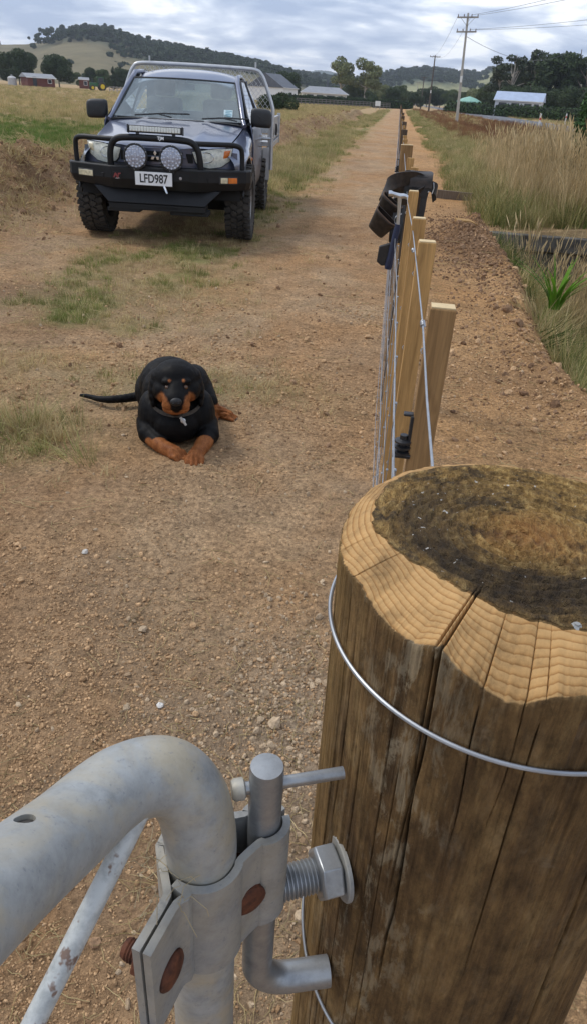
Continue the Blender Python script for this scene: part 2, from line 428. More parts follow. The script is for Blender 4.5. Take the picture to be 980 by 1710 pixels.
# ------------------------------------------------------------------ hills
def hill_mat(name, grass, bush, hz):
    t = NT(name); v = t.tc('Object'); at_ = t.attr('bush', 'Fac')
    g = t.mix(1.0, t.ramp(t.noise(v, .012, 5, .6), [(.3, grass[0]), (.7, grass[1])]), t.ramp(t.noise(v, .05, 5, .6), [(.3, .8), (.7, 1.15)]), 'MULTIPLY')
    b = t.ramp(t.noise(v, .06, 5, .7), [(.3, bush[0]), (.7, bush[1])])
    t.set(Base_Color=t.mix(at_, g, b), Roughness=1, Specular_IOR_Level=0.05); return t.m
def hills(name, dist, az, prof, depth, mat, bushf, seed, rough=3.0):
    """ridge: elevation profile (deg) over azimuth (deg), with a long front slope"""
    azs = np.linspace(az[0], az[1], 220); pa, pe = zip(*prof); el = np.interp(azs, pa, pe)
    vs = []; bu = []; nt_ = 46
    tt = np.linspace(0, 1.25, nt_)
    for i, a_ in enumerate(azs):
        H = math.tan(R(el[i]))*dist
        for k, t_ in enumerate(tt):
            d = dist-depth*(1-t_); s_ = math.sin(min(t_, 1)*math.pi/2)**1.3 if t_ <= 1 else 1-(t_-1)*1.1
            x, y = d*math.sin(R(a_)), d*math.cos(R(a_))
            z = H*s_*(1+0*t_)+H*.22*float(fbm(x/dist*9, y/dist*9, 3, seed))*math.sin(min(t_, 1)*math.pi)
            vs.append((x, y, max(z, -2) if t_ > 0 else -3))
    v = np.array(vs); b = bushf(np.repeat(azs, nt_), np.tile(tt, len(azs)), v)
    b = np.clip(b, 0, 1); v[:, 2] += b*(rough*1.3+rough*fbm(v[:, 0]*.05, v[:, 1]*.05, 4, seed+3))
    mb = MB(); n = len(azs)
    mb.v = [tuple(p) for p in v]; mb.f = [(i*nt_+k, (i+1)*nt_+k, (i+1)*nt_+k+1, i*nt_+k+1) for i in range(n-1) for k in range(nt_-1)]
    me = mb.mesh(name, 180); aa = me.attributes.new('bush', 'FLOAT', 'POINT'); aa.data.foreach_set('value', b.astype(np.float32))
    o = tag(link(name, me, mat), kind='structure'); return o, v, b
DRYG = ((.140, .125, .075), (.205, .175, .105)); BUSH = ((.035, .055, .045), (.07, .095, .065))
GRNG = ((.22, .22, .11), (.30, .29, .16))
def bush_left(az, t, v):
    n = fbm(az*.35, t*5, 4, 61)
    right = sstep(-18.0, -16.6, az+ (1-t)*2.5 + n*1.4)*sstep(.30, .48, t+.12*n)
    spots = sstep(.12, .22, fbm(az*.75+3, t*7, 3, 63))*sstep(.40, .55, t)*(1-sstep(.93, .97, t))*sstep(-26, -21, az)
    foot = (1-sstep(.22, .36, t+.3*n))*sstep(-.3, .1, n)
    return np.maximum(right, spots)
LEFT_PROF = [(-46, 1.9), (-36, 2.1), (-31, 1.9), (-28.5, 1.95), (-26.5, 1.75), (-25, 1.85), (-23, 2.35), (-21.5, 2.62), (-20.4, 2.72), (-19, 2.42), (-17, 2.1), (-14.5, 1.9), (-12.5, 1.7), (-11, 1.5), (-9.5, 1.2), (-8, .8), (-6.5, .5), (-5, .25), (-3, .05)]
HL = hills('hill_left', 1100, (-46, -2), LEFT_PROF, 620, hill_mat('hill_dry', DRYG, BUSH, 0), bush_left, 71, 3.6)
def bush_right(az, t, v):
    n = fbm(az*.5, t*5, 4, 81)
    a = sstep(.08, .22, n+.10)*sstep(.2, .4, t); top = sstep(.86, .93, t)*sstep(-.25, .05, fbm(az*.9, az*0, 2, 83))
    return np.maximum(a*.95, top)
RIGHT_PROF = [(-10, .9), (-8, 1.15), (-6, .95), (-4.5, .95), (-2.5, 1.05), (-1.2, 1.15), (0, 1.6), (1.4, 1.85), (3.0, 1.8), (4.6, 1.6), (6.2, 1.85), (7.2, 1.9), (9, 2.2), (11, 2.3), (14, 2.2), (20, 2.1), (30, 2.2), (40, 1.8)]
HR = hills('hill_right', 1500, (-10, 40), RIGHT_PROF, 800, hill_mat('hill_green', GRNG, BUSH, 0), bush_right, 91, 3.6)
hills('hill_far', 3600, (-14, 16), [(-14, 1.0), (-9, 1.15), (-7, 1.3), (-5, 1.3), (-3, 1.0), (0, 1.1), (3, 1.2), (8, 1.2), (16, 1.1)], 1400,
      hill_mat('hill_far_bush', ((.10, .13, .10), (.14, .16, .11)), BUSH, 0), lambda a_, t, v: sstep(-.2, .2, fbm(a_, t*4, 3, 5)), 101, 10)
# ------------------------------------------------------------------ strainer post
PX, PY, PR, PTOP = .1075, .372, .1145, 1.229
def post_mats():
    t = NT('post_wood'); v = t.tc('Object'); cut = t.attr('cut', 'Fac')
    sepv = t.n('ShaderNodeSeparateXYZ'); t.l(v, sepv.inputs[0])
    # weathered round side, grain runs up the post
    vg = t.tc('Object', (1, 1, .045)); vm = t.tc('Object', (1, 1, .22))
    g1 = t.noise(vg, 190, 6, .72, .3); g2 = t.noise(vm, 30, 7, .7, .7)
    side = t.ramp(g2, [(.25, (.045, .028, .014)), (.42, (.092, .053, .022)), (.56, (.150, .090, .036)), (.70, (.225, .148, .064)), (.82, (.34, .27, .16))])
    side = t.mix(1.0, side, t.ramp(g1, [(.25, .58), (.5, 1.0), (.78, 1.35)]), 'MULTIPLY')
    side = t.mix(1.0, side, t.ramp(t.noise(t.tc('Object', (1, 1, .5)), 85, 7, .78), [(.30, .42), (.5, 1.0), (.72, 1.5)]), 'MULTIPLY')
    gold = t.mix(1.0, (.27, .17, .062), t.ramp(g1, [(.25, .5), (.75, 1.35)]), 'MULTIPLY')
    # golden tone painted on the gate side, as if lit from the left
    fx = t.ramp(t.math('ADD', sepv.outputs[0], t.math('MULTIPLY', t.noise(vm, 14, 4), .05)), [(-.0 , 1.0), (.5, 0.0)])
    fgold = t.ramp(t.math('MULTIPLY_ADD', t.math('ADD', sepv.outputs[0], t.math('MULTIPLY', t.noise(vm, 30, 5, .6), .06)), 9.0, 1.0), [(.12, 1.0), (.40, 0.0)])
    side = t.mix(t.math('MULTIPLY', fgold, .75), side, gold)
    flakes = t.ramp(t.noise(t.tc('Object', (1, 1, .35)), 60, 6, .75, .5), [(.52, 0.0), (.60, 1.0)])
    zone = t.ramp(t.math('MULTIPLY_ADD', t.math('ABSOLUTE', t.math('ADD', sepv.outputs[0], .066)), 18.0, 0.0), [(.1, 1.0), (.75, .12)])
    side = t.mix(t.math('MULTIPLY', flakes, t.math('MULTIPLY', zone, .38)), side, (.40, .34, .23))
    pale = t.ramp(t.noise(v, 26, 5, .7), [(.62, 0.0), (.74, 1.0)])
    side = t.mix(t.math('MULTIPLY', pale, .2), side, (.30, .26, .20))
    # growth rings, cut by the chamfer and by the saw
    vr = t.tc('Object', (1, 1, .25)); dn = t.noise(vr, 9, 2, .4)
    cmb = t.n('ShaderNodeVectorMath', operation='LENGTH'); off = t.tc('Object', (1, 1, .10), (0, 0, 0), (-.012, -.008, 0)); t.l(off, cmb.inputs[0])
    rad = t.math('MULTIPLY_ADD', dn, .009, cmb.outputs['Value'])
    ring = t.math('FRACT', t.math('MULTIPLY', rad, 470.0))
    fresh = t.ramp(ring, [(0, (.46, .285, .122)), (.55, (.44, .26, .105)), (.76, (.38, .21, .078)), (.90, (.27, .138, .046)), (1, (.45, .27, .112))])
    fresh = t.mix(1.0, fresh, t.ramp(t.noise(v, 36, 7, .75), [(.30, .42), (.52, .98), (.75, 1.28)]), 'MULTIPLY')
    # sawn top: fuzzy gold fibres, a dark mouldy band and a reddish heart
    ring2 = t.math('FRACT', t.math('MULTIPLY', rad, 150.0))
    fuzz = t.noise(t.tc('Object', (1, .45, 1), (0, 0, .7)), 210, 4, .75)
    top = t.ramp(fuzz, [(.28, (.085, .046, .014)), (.5, (.27, .16, .05)), (.72, (.55, .37, .14))])
    top = t.mix(1.0, top, t.ramp(ring2, [(0, .78), (.5, 1.12), (1, .8)]), 'MULTIPLY')
    rr = t.n('ShaderNodeVectorMath', operation='LENGTH'); flat = t.tc('Object', (1, 1, 0)); t.l(flat, rr.inputs[0])
    rn = t.math('MULTIPLY_ADD', t.noise(v, 24, 5, .7), .05, rr.outputs['Value'])
    band = t.ramp(t.math('MULTIPLY', rn, 8.0), [(.42, 0.0), (.62, 1.0), (.80, 1.0), (.94, 0.0)])
    front = t.ramp(t.math('MULTIPLY_ADD', sepv.outputs[1], -5.0, .5), [(.28, .12), (.62, 1.0)])
    left = t.ramp(t.math('MULTIPLY_ADD', sepv.outputs[0], -6.0, .5), [(.5, 0.0), (.9, .85)])
    sides = t.math('MAXIMUM', front, left)
    mould = t.math('MULTIPLY', t.math('MULTIPLY', band, sides), t.ramp(t.noise(v, 120, 4, .7), [(.30, 1.0), (.78, .72)]))
    mould = t.math('MAXIMUM', mould, t.math('MULTIPLY', t.ramp(t.noise(v, 38, 5, .7), [(.47, 0.0), (.62, 1.0)]), .8))
    top = t.mix(mould, top, (.026, .019, .013))
    heart = t.ramp(t.math('MULTIPLY', rn, 8.0), [(.28, .8), (.50, 0.0)])
    top = t.mix(t.math('MULTIPLY', heart, .55), top, (.30, .12, .035))
    speck = t.ramp(t.noise(v, 260, 2, .5), [(.70, 0.0), (.73, 1.0)])
    top = t.mix(t.math('MULTIPLY', speck, t.math('MULTIPLY', band, .8)), top, (.62, .60, .56))
    isfresh = t.ramp(cut, [(.30, 0.0), (.36, 1.0)]); istop = t.ramp(t.math('MULTIPLY_ADD', t.noise(v, 60, 4, .7), .16, cut), [(.74, 0.0), (.80, 1.0)])
    col = t.mix(istop, t.mix(isfresh, side, fresh), top)
    t.set(Base_Color=col, Roughness=.82, Specular_IOR_Level=.25)
    hs = t.math('MULTIPLY', t.math('ADD', g1, t.math('MULTIPLY', t.noise(v, 150, 5, .75), .7)), t.math('SUBTRACT', 1.0, isfresh))
    b1 = t.bump(hs, .55, .004)
    hf = t.math('MULTIPLY', fuzz, istop); b2 = t.bump(hf, 1.0, .008, b1)
    t.bump(t.math('MULTIPLY', ring, t.math('SUBTRACT', isfresh, istop)), .02, .0006, b2)
    return t.m
POST = empty('strainer_post', (PX, PY, 0)); tag(POST, 'thick round timber strainer post with chamfered sawn top, in front of everything else', 'post')
def interp_ang(tab, ph):
    tab = sorted(tab); a = np.array([t_[0] for t_ in tab]); b = np.array([t_[1] for t_ in tab])
    a = np.concatenate([a-360, a, a+360]); b = np.concatenate([b, b, b]); return np.interp(ph, a, b)
def build_post():
    ph = np.concatenate([np.arange(-180, -40, .2), np.arange(-40, 160, 1.6), np.arange(160, 180, .4)]); NA = len(ph)
    lo = [(-180, 1.2125), (-168, 1.216), (-160, 1.2185), (-151, 1.2205), (-145, 1.216), (-139, 1.2135), (-128, 1.2125), (-123, 1.219), (-120.5, 1.221), (-117, 1.214), (-110, 1.2065), (-103, 1.2015), (-98, 1.203), (-92, 1.2125), (-86, 1.2155), (-78, 1.213), (-66, 1.204), (-52, 1.209), (-40, 1.216), (-20, 1.214), (0, 1.219), (30, 1.2215), (90, 1.222), (130, 1.2215), (155, 1.219)]
    ri = [(-180, .0945), (-162, .0885), (-150, .0825), (-140, .0790), (-133, .0780), (-120, .0800), (-104, .0836), (-82, .089), (-60, .087), (-35, .095), (0, .103), (40, .108), (90, .1095), (125, .107), (150, .102), (172, .0955)]
    zl = interp_ang(lo, ph)+.0012*fbm(ph*.25, ph*0, 4, 3); rin = interp_ang(ri, ph)+.0025*fbm(ph*.22, ph*0+5, 4, 7)
    cracks = [(-120.5, .93, 1.24, .011, .42, .9), (-121.8, 1.03, 1.20, .006, .32, -.4), (-108, 1.09, 1.192, .004, .2, 1.), (-94, .98, 1.19, .0035, .18, .2), (-99, 1.1, 1.24, .0022, .15, 1.2), (-151, .45, 1.17, .005, .26, .6), (-141, .3, 1.10, .004, .24, -.5), (-163, .55, 1.05, .003, .2, .3), (-131, .7, 1.15, .003, .2, .8), (-66, .2, 1.16, .009, .5, .3), (-156, .9, 1.2, .003, .2, .5), (-168, .3, .9, .003, .2, -.4), (-126, .5, 1.12, .0025, .18, .2), (-172, .6, 1.19, .003, .3, 0), (-147, .2, .86, .004, .4, .1)]
    zs = np.concatenate([np.linspace(-.35, .55, 12, endpoint=False), np.linspace(.55, 1.0, 70, endpoint=False), np.linspace(1.0, 1.0001, 1, endpoint=False)])
    rows = []; cuts = []
    c = np.cos(np.radians(ph)); s = np.sin(np.radians(ph))
    def crack_d(z):
        d = np.zeros(NA)
        for (a0, z0, z1, dep, w, wob) in cracks:
            m = sstep(z0-.05, z0+.10, z)*(1-sstep(z1-.005, z1+.015, z))
            a = a0+wob*2.2*np.asarray(fbm(z*9, z*0+a0, 3, 2))
            da = (ph-a+180) % 360-180
            d = np.maximum(d, dep*m*np.exp(-(da/w)**2*1.6))
        return d
    def side_row(z):
        r = PR + .010*(1-sstep(0, 1.2, z)) + .0016*fbm(ph*.10, z*1.5+ph*0, 3, 1)+.0012*fbm(ph*.55, z*5+ph*0, 4, 5)+.0007*fbm(ph*1.6, z*9+ph*0, 2, 8)
        return r - crack_d(z)
    def lean(z): return .012*(1.2-z), .0
    for z in zs:
        r = side_row(z); lx, ly = lean(z); rows.append(np.stack([r*c+lx, r*s+ly, np.full(NA, z)], 1)); cuts.append(np.zeros(NA))
    # from z=1.0 up to the ragged lower edge of the chamfer
    for k in range(64):
        zz = 1.0+(zl-1.0)*(k/63.0)**.9
        zm = float(zz.mean()); r = side_row(zm); lx, ly = lean(zm)
        rows.append(np.stack([r*c+lx, r*s+ly, zz], 1)); cuts.append(np.full(NA, 0.0 if k < 63 else .25))
    tilt = lambda x, y: PTOP-.05*y + .004*(1-(x*x+y*y)/.0131)
    r0 = side_row(1.19)
    for k in range(1, 13):
        u = k/12; r = r0*(1-u)+rin*u - .0*u; x, y = r*c, r*s; zt = tilt(x, y)
        u2 = u**.82; zz = zl*(1-u2)+zt*u2 + .0007*fbm(ph*.12, ph*0+k*.25, 3, 9)*(1 if k < 12 else 0)
        cd = crack_d(1.2)*(1-.55*u); zz = zz-cd*.9
        rows.append(np.stack([x, y, zz], 1)); cuts.append(np.full(NA, .5+.25*u*(1 if k == 12 else .6)))
    for k in range(1, 46):
        u = k/46; r = rin*(1-u); x, y = r*c, r*s
        zz = tilt(x, y)+.0016*fbm(x*160, y*160, 3, 4)*min(1, k/3)+.0012*np.sin(np.hypot(x+.012, y+.008)*950)*min(1, k/3) - crack_d(1.2)*.3*max(0, 1-k/5)
        rows.append(np.stack([x, y, zz], 1)); cuts.append(np.full(NA, .95))
    nr = len(rows); v = np.concatenate(rows); cu = np.concatenate(cuts)
    v = np.vstack([v, [[0, 0, tilt(0, 0)]]]); cu = np.append(cu, .95)
    mb = MB(); mb.v = [tuple(p) for p in v]
    mb.f = [(i*NA+k, i*NA+(k+1) % NA, (i+1)*NA+(k+1) % NA, (i+1)*NA+k) for i in range(nr-1) for k in range(NA)]
    mb.f += [((nr-1)*NA+k, (nr-1)*NA+(k+1) % NA, nr*NA) for k in range(NA)]
    me = mb.mesh('timber', 60); a = me.attributes.new('cut', 'FLOAT', 'POINT'); a.data.foreach_set('value', cu.astype(np.float32))
    link('timber', me, post_mats(), POST)
build_post()
def galv(name, c=(.50, .53, .56), warm=.35, rough=.5, metal=.45, scale=38, fleck=.35):
    t = NT(name); v = t.tc('Object')
    n = t.noise(v, scale, 6, .7); n2 = t.noise(v, scale*.38, 5, .6, .6); n3 = t.noise(v, scale*5, 3, .7)
    col = t.ramp(n, [(.28, tuple(x*.72 for x in c)), (.5, c), (.75, tuple(min(1, x*1.22) for x in c))])
    wm = t.ramp(n2, [(.42, 0.0), (.62, 1.0)])
    col = t.mix(t.math('MULTIPLY', wm, warm), col, (.46, .385, .25))
    col = t.mix(t.ramp(n3, [(.60, 0.0), (.72, fleck)]), col, (.20, .215, .23))
    t.set(Base_Color=col, Metallic=metal, Roughness=t.ramp(n, [(.3, rough+.12), (.7, rough-.08)]))
    t.bump(t.math('ADD', n, t.math('MULTIPLY', n3, .5)), .12, .0015); return t.m
GALV = galv('galvanised_old', (.345, .36, .36), .6, .55, .28, 60, .6); GALV2 = galv('galvanised_bright', (.30, .315, .33), .08, .40, .65, 60, .3)
STRAP = galv('galvanised_strap', (.30, .305, .30), .3, .6, .3, 45, .8)
WIRE = simple('fence_wire', (.38, .40, .43), .42, .75, .15, 40)
RUST = simple('rust', (.055, .017, .010), .8, .1, .45, 160, .5, 260, .001, c2=(.15, .048, .02))
# staple-like nail head set in the sawn top
mb = MB(); mb.lathe([(.0026, 0), (.0032, .0015), (.002, .003)], 10, Matrix.Translation((.006, -.086, 1.2325)) @ Matrix.Rotation(.5, 4, 'X')); mb.tube([(.006, -.086, 1.236), (.006, -.087, 1.222)], .0016, 6)
mb.build('nail', STRAP, POST)
# wire tied round the post
def ring_pts(z, r, a0=-180, a1=180, n=120, tilt=0):
    return [((r)*math.cos(R(a)), (r)*math.sin(R(a)), z+tilt*math.sin(R(a))) for a in np.linspace(a0, a1, n, endpoint=(a1-a0) < 359.9)]
w1 = empty('tie_wire', (PX, PY, 0)); tag(w1, 'galvanised wire looped tightly round the top of the thick strainer post', 'wire')
MB().tube(ring_pts(1.168, PR+.0022, n=140, tilt=.003), .00135, 8, closed=True).build('loop', WIRE, w1)

w2 = empty('tie_wire', (PX, PY, 0)); tag(w2, 'lower galvanised wire curving round the post behind the hinge bolt', 'wire')
MB().tube([((PR+.006)*math.cos(R(a))+.006, (PR+.006)*math.sin(R(a)), .905-.10*math.sin(R((a-140)*.9))) for a in np.linspace(120, 262, 60)], .00135, 8).build('loop', WIRE, w2)

# ------------------------------------------------------------------ gate with hinge strap
def catmull(pts, n=8):
    P = [Vector(p) for p in pts]; P = [P[0]*2-P[1]]+P+[P[-1]*2-P[-2]]; out = []
    for i in range(1, len(P)-2):
        for k in range(n):
            t_ = k/n; a, b, c_, d = P[i-1:i+3]
            out.append(.5*((2*b)+(c_-a)*t_+(2*a-5*b+4*c_-d)*t_*t_+(3*b-a-3*c_+d)*t_**3))
    out.append(P[-2]); return out
GATE = empty('farm_gate', (-.068, .2536, 0)); tag(GATE, 'galvanised tube farm gate with rounded corner and diagonal brace', 'gate')
def g_(p): return (p[0]+.068, p[1]-.2536, p[2])
path = [(-.068, .2536, .04), (-.068, .2536, .5), (-.068, .2536, .9), (-.068, .2536, 1.0), (-.068, .2536, 1.045), (-.0686, .2545, 1.076), (-.0745, .2560, 1.105), (-.0880, .2520, 1.1240), (-.1060, .2340, 1.1330), (-.1185, .1960, 1.1450), (-.1240, .1535, 1.1700), (-.1265, .110, 1.196), (-.131, .02, 1.246), (-.14, -.2, 1.36), (-.15, -.5, 1.5)]
pts = catmull([g_(p) for p in path], 10)
tb = MB().tube(pts, .0212, 40); fr = tb.build('frame_tube', GALV, GATE, 60)
# drain hole drilled through the top of the rail
hp = Vector(g_((-.1240, .1780, 1.1800)))
mb = MB().lathe([(.0046, -.014), (.0046, .03)], 16, Matrix.Translation(hp) @ Matrix.Rotation(-.35, 4, 'X'))
cut = link('drill', mb.mesh('drill'), None, GATE); md = fr.modifiers.new('hole', 'BOOLEAN'); md.object = cut; md.operation = 'DIFFERENCE'; md.solver = 'EXACT'
hol = MB().tube(pts, .0188, 24, cap=False); 
def apply_mods(o):
    dg = bpy.context.evaluated_depsgraph_get(); dg.update(); ev = o.evaluated_get(dg); me2 = bpy.data.meshes.new_from_object(ev, depsgraph=dg)
    o.modifiers.clear(); o.data = me2
md2 = fr.modifiers
apply_mods(fr); bpy.data.objects.remove(cut)
HOLE = simple('tube_inside', (.05, .045, .04), .9)
hol.build('tube_bore', HOLE, GATE)
BR = galv('galvanised_brace', (.50, .52, .51), .15, .62, .25, 90, .75)
b0 = Vector(g_((-.0905, .2340, 1.1300))); b1 = Vector(g_((-.1275, .1480, 1.0550)))
def brace_mat():
    t = NT('brace_spotted'); v = t.tc('Object'); n = t.noise(v, 120, 4, .7)
    c = t.ramp(n, [(.3, (.33, .35, .35)), (.6, (.52, .54, .53))])
    sp = t.ramp(t.noise(v, 95, 3, .6), [(.62, 0.0), (.68, 1.0)]); c = t.mix(t.math('MULTIPLY', sp, .85), c, (.16, .08, .045))
    t.set(Base_Color=c, Roughness=.65, Metallic=.2); t.bump(n, .2, .001); return t.m
d_ = (b1-b0).normalized()
MB().tube([b0, b0.lerp(b1, .5), b1, b1+d_*.12, b1+d_*.5], .0056, 14).build('brace', brace_mat(), GATE)

PIN = Vector((-.034, .279)); ST = Vector((-.068, .2536)); d1 = (ST-PIN).normalized(); n1 = Vector((-d1.y, d1.x))
if n1.y > 0: n1 = -n1
d2 = Vector((-.26, -.966)).normalized(); n2 = Vector((-d2.y, d2.x))
if n2.x < 0: n2 = -n2
def plate_path(sg):
    P = []
    for a in np.linspace(8, 128, 12):          # half loop round the pin
        v = (-d1)*math.cos(R(a))+n1*sg*math.sin(R(a)); P.append(PIN+v*.0140)
    for a in np.linspace(40, 150, 14):         # half loop round the stile
        u = -d1*math.cos(R(a))+n1*sg*math.sin(R(a)); P.append(ST+u*.0245)
    P.append(ST+d2*.0275+n2*sg*.0068); P.append(ST+d2*.034+n2*sg*.0037); P.append(ST+d2*.050+n2*sg*.0034); P.append(ST+d2*.0640+n2*sg*.0034)
    return [Vector((p.x, p.y, 0)) for p in P]
HZ0, HZ1 = .974, 1.060
for sg, nm in ((1, 'strap_plate'), (-1, 'strap_plate')):
    P = catmull(plate_path(sg), 3); mb = MB()
    n_ = len(P); tn = []
    for i in range(n_):
        t_ = (P[min(i+1, n_-1)]-P[max(i-1, 0)]).normalized(); tn.append(Vector((-t_.y, t_.x, 0)))
    th = .0024; vs = []
    for i, p in enumerate(P):
        dz = .004*math.sin(i/n_*9) if sg > 0 else 0
        for z in (HZ0+dz*.5, HZ1+dz*.3):
            for s_ in (-1, 1): q = p+tn[i]*th*s_; vs.append((q.x, q.y, z))
    fs = []
    for i in range(n_-1):
        a = i*4; b = a+4
        fs += [(a, a+1, b+1, b), (a+2, b+2, b+3, a+3), (a, b, b+2, a+2), (a+1, a+3, b+3, b+1)]
    fs += [(0, 2, 3, 1), ((n_-1)*4, (n_-1)*4+1, (n_-1)*4+3, (n_-1)*4+2)]
    mb.add([(x+.068, y-.2536, z) for x, y, z in vs], fs); mb.build(nm, STRAP, GATE, 50, bevel=.0012)
def along(c, d, prof, n=18):
    q = Vector(d).normalized().to_track_quat('Z', 'Y').to_matrix().to_4x4(); return (prof, n, Matrix.Translation(c) @ q)
bc = ST+d2*.047; n23 = Vector((n2.x, n2.y, 0)); bz = (HZ0+HZ1)/2
c3 = Vector((bc.x+.068, bc.y-.2536, bz))
cb = MB(); cb.lathe(*along(c3+n23*.0058, n23, [(.0118, 0), (.0118, .0012), (.0100, .0032), (.006, .0044), (.001, .0048)], 22))
cb = cb.build('coach_bolt', RUST, GATE)
nb = MB(); nb.lathe(*along(c3-n23*.0058, -n23, [(.0108, 0), (.0112, .001), (.0112, .008), (.010, .009)], 6)); nb.lathe(*along(c3-n23*.0148, -n23, [(.0062, 0), (.0068, .001), (.0060, .002), (.0068, .003), (.006, .004), (.0068, .005), (.0060, .006), (.0066, .007), (.0055, .010)], 12))
nb.build('bolt_nut', RUST, GATE, 30)
bm_ = (PIN+d1*.0182); n13 = Vector((n1.x, n1.y, 0)); c4 = Vector((bm_.x+.068, bm_.y-.2536, bz-.004))
for s_ in (1, -1):
    MB().lathe(*along(c4+n13*s_*.0165, n13*s_, [(.0125, -.010), (.0125, .0002), (.009, .0022), (.001, .003)], 18)).build('rivet', RUST, GATE)
# wisps of dry grass caught in the clamp
mb = MB()
for k in range(14):
    a = rng.uniform(2.6, 5.2); r0 = .022+rng.uniform(0, .006); p0 = Vector((math.cos(a)*r0-.004, math.sin(a)*r0*.6-.018, HZ1+.001)); q = []
    dv = Vector((rng.normal(0, 1), rng.normal(0, 1), rng.normal(0, .5))).normalized()
    for u in np.linspace(0, 1, 6): q.append(p0+dv*u*rng.uniform(.012, .022)+Vector((0, 0, .002+.008*math.sin(u*3)+.002*rng.normal()))+Vector((rng.normal(0, .0015), rng.normal(0, .0015), 0)))
    mb.tube(q, .00022, 4, cap=False)
STRAW = simple('straw', (.50, .40, .24), .8, 0, .25, 30, rnd=.25)
tag(mb.build('grass_wisps', STRAW, None), 'wisps of dry grass caught in the gate hinge clamp', 'grass', kind='stuff').location = GATE.location

# ------------------------------------------------------------------ gudgeon bolted to the post
GUD = empty('hinge_gudgeon', (-.034, .279, 0)); tag(GUD, 'galvanised hinge gudgeon with threaded bolt, nut and hooked pin set into the strainer post', 'hinge')
MB().lathe([(.0098, .90), (.0102, .95), (.0102, 1.108), (.0097, 1.111), (.002, 1.1118)], 28).build('pin', GALV2, GUD)
av = Vector((.96, .28, 0)).normalized(); rb = .024; jp = [(0, 0, .968), (0, 0, .93), (0, 0, .871+rb)]
for a in np.linspace(10, 80, 7): jp.append(Vector((0, 0, .871+rb))+av*rb*(1-math.cos(R(a)))-Vector((0, 0, 1))*rb*math.sin(R(a)))
jp += [Vector((0, 0, .871))+av*rb, Vector((0, 0, .871))+av*.048, Vector((0, 0, .871))+av*.0555]
MB().tube(jp, .0112, 26).build('hook', GALV2, GUD)
bv = Vector((.91, .415, 0)).normalized(); bz = .989
prof = [(.0100, .006), (.0104, .012)]
for k in range(10): s_ = .013+k*.0028; prof += [(.0100, s_), (.0117, s_+.0010), (.0117, s_+.0016), (.0100, s_+.0027)]
prof += [(.0100, .078)]
MB().lathe(*along(Vector((0, 0, bz)), bv, prof, 28)).build('threaded_bolt', GALV2, GUD, 25)
MB().lathe(*along(Vector((0, 0, bz)), bv, [(.0165, .0385), (.0192, .0402), (.0192, .0530), (.0168, .0545)], 6)).build('nut', GALV2, GUD, 20, bevel=.0007)
MB().lathe(*along(Vector((0, 0, bz))+bv*.0552, bv, [(.0215, 0), (.0222, .0008), (.0222, .0030)], 30)).build('washer', STRAP, GUD)
p0 = Vector((-.050+.034, -.0040, 1.092)); p1 = Vector((.011+.034, .0190, 1.092)); dv = (p1-p0).normalized()
MB().tube([p0-dv*.002, p1], .0039, 14).build('cross_pin', GALV2, GUD)
MB().lathe(*along(p0-dv*.001, dv, [(.0055, -.003), (.0068, -.001), (.0068, .004), (.005, .005)], 14)).build('cross_pin_head', GALV, GUD)
MB().ball((0, 0, .989), (.013, .013, .011), 16, 10).build('weld', GALV2, GUD)
# ------------------------------------------------------------------ battens, posts, wires
def pine_mat(name, a, b, knot=.5):
    if name in MATS: return MATS[name]
    t = NT(name); v = t.tc('Object', (1, 1, .06)); vo = t.tc('Object', (1, 1, .35))
    oi = t.n('ShaderNodeObjectInfo'); rr = oi.outputs['Random']
    sh = t.n('ShaderNodeVectorMath', operation='ADD'); t.l(v, sh.inputs[0]); t.l(rr, sh.inputs[1])
    g = t.noise(sh.outputs[0], 120, 5, .65, .5); g2 = t.noise(sh.outputs[0], 28, 4, .6, 1.2)
    c = t.ramp(g2, [(.3, a), (.7, b)]); c = t.mix(1.0, c, t.ramp(g, [(.28, .66), (.72, 1.22)]), 'MULTIPLY')
    sh2 = t.n('ShaderNodeVectorMath', operation='ADD'); t.l(vo, sh2.inputs[0]); t.l(rr, sh2.inputs[1])
    kn = t.ramp(t.noise(sh2.outputs[0], 17, 3, .55), [(.66, 0.0), (.74, 1.0)]); c = t.mix(t.math('MULTIPLY', kn, knot), c, (.10, .045, .016))
    c = t.mix(1.0, c, t.ramp(rr, [(0, .82), (1, 1.12)]), 'MULTIPLY')
    t.set(Base_Color=c, Roughness=.75, Specular_IOR_Level=.3); t.bump(g, .25, .0015); MATS[name] = t.m; return t.m
PINE = pine_mat('pine_batten', (.32, .18, .062), (.50, .30, .115)); PINE2 = pine_mat('pine_treated', (.23, .13, .052), (.36, .215, .092)); DARKP = pine_mat('old_post', (.075, .052, .035), (.14, .10, .068), .2)
ENDG = simple('end_grain', (.60, .46, .26), .85, 0, .12, 90, .3, 240, .001)
BLACKP = simple('black_plastic', (.018, .018, .02), .38, 0, .2, 40)
def batten_mesh(w, t_, h):
    mb = MB(); mb.box((0, 0, h/2-.06), (w, t_, h+.12)); return mb.mesh('timber')
def make_batten(w, t_, h, m, cap=True):
    root = empty('fence_batten'); o = link('timber', batten_mesh(w, t_, h), m, root)
    md = o.modifiers.new('b', 'BEVEL'); md.width = .0025; md.segments = 2
    if cap: c = MB().box((0, 0, h+.0012), (w-.004, t_-.004, .003)).build('end_grain', ENDG, root, None, bevel=.0008)
    return root
def add_staples(root, zs, w, t_):
    for z in zs: MB().tube([(-w/2-.001, -.006, z-.004), (-w/2-.004, -.004, z), (-w/2-.004, .004, z), (-w/2-.001, .006, z+.004)], .0012, 5).build('staple', WIRE, root)
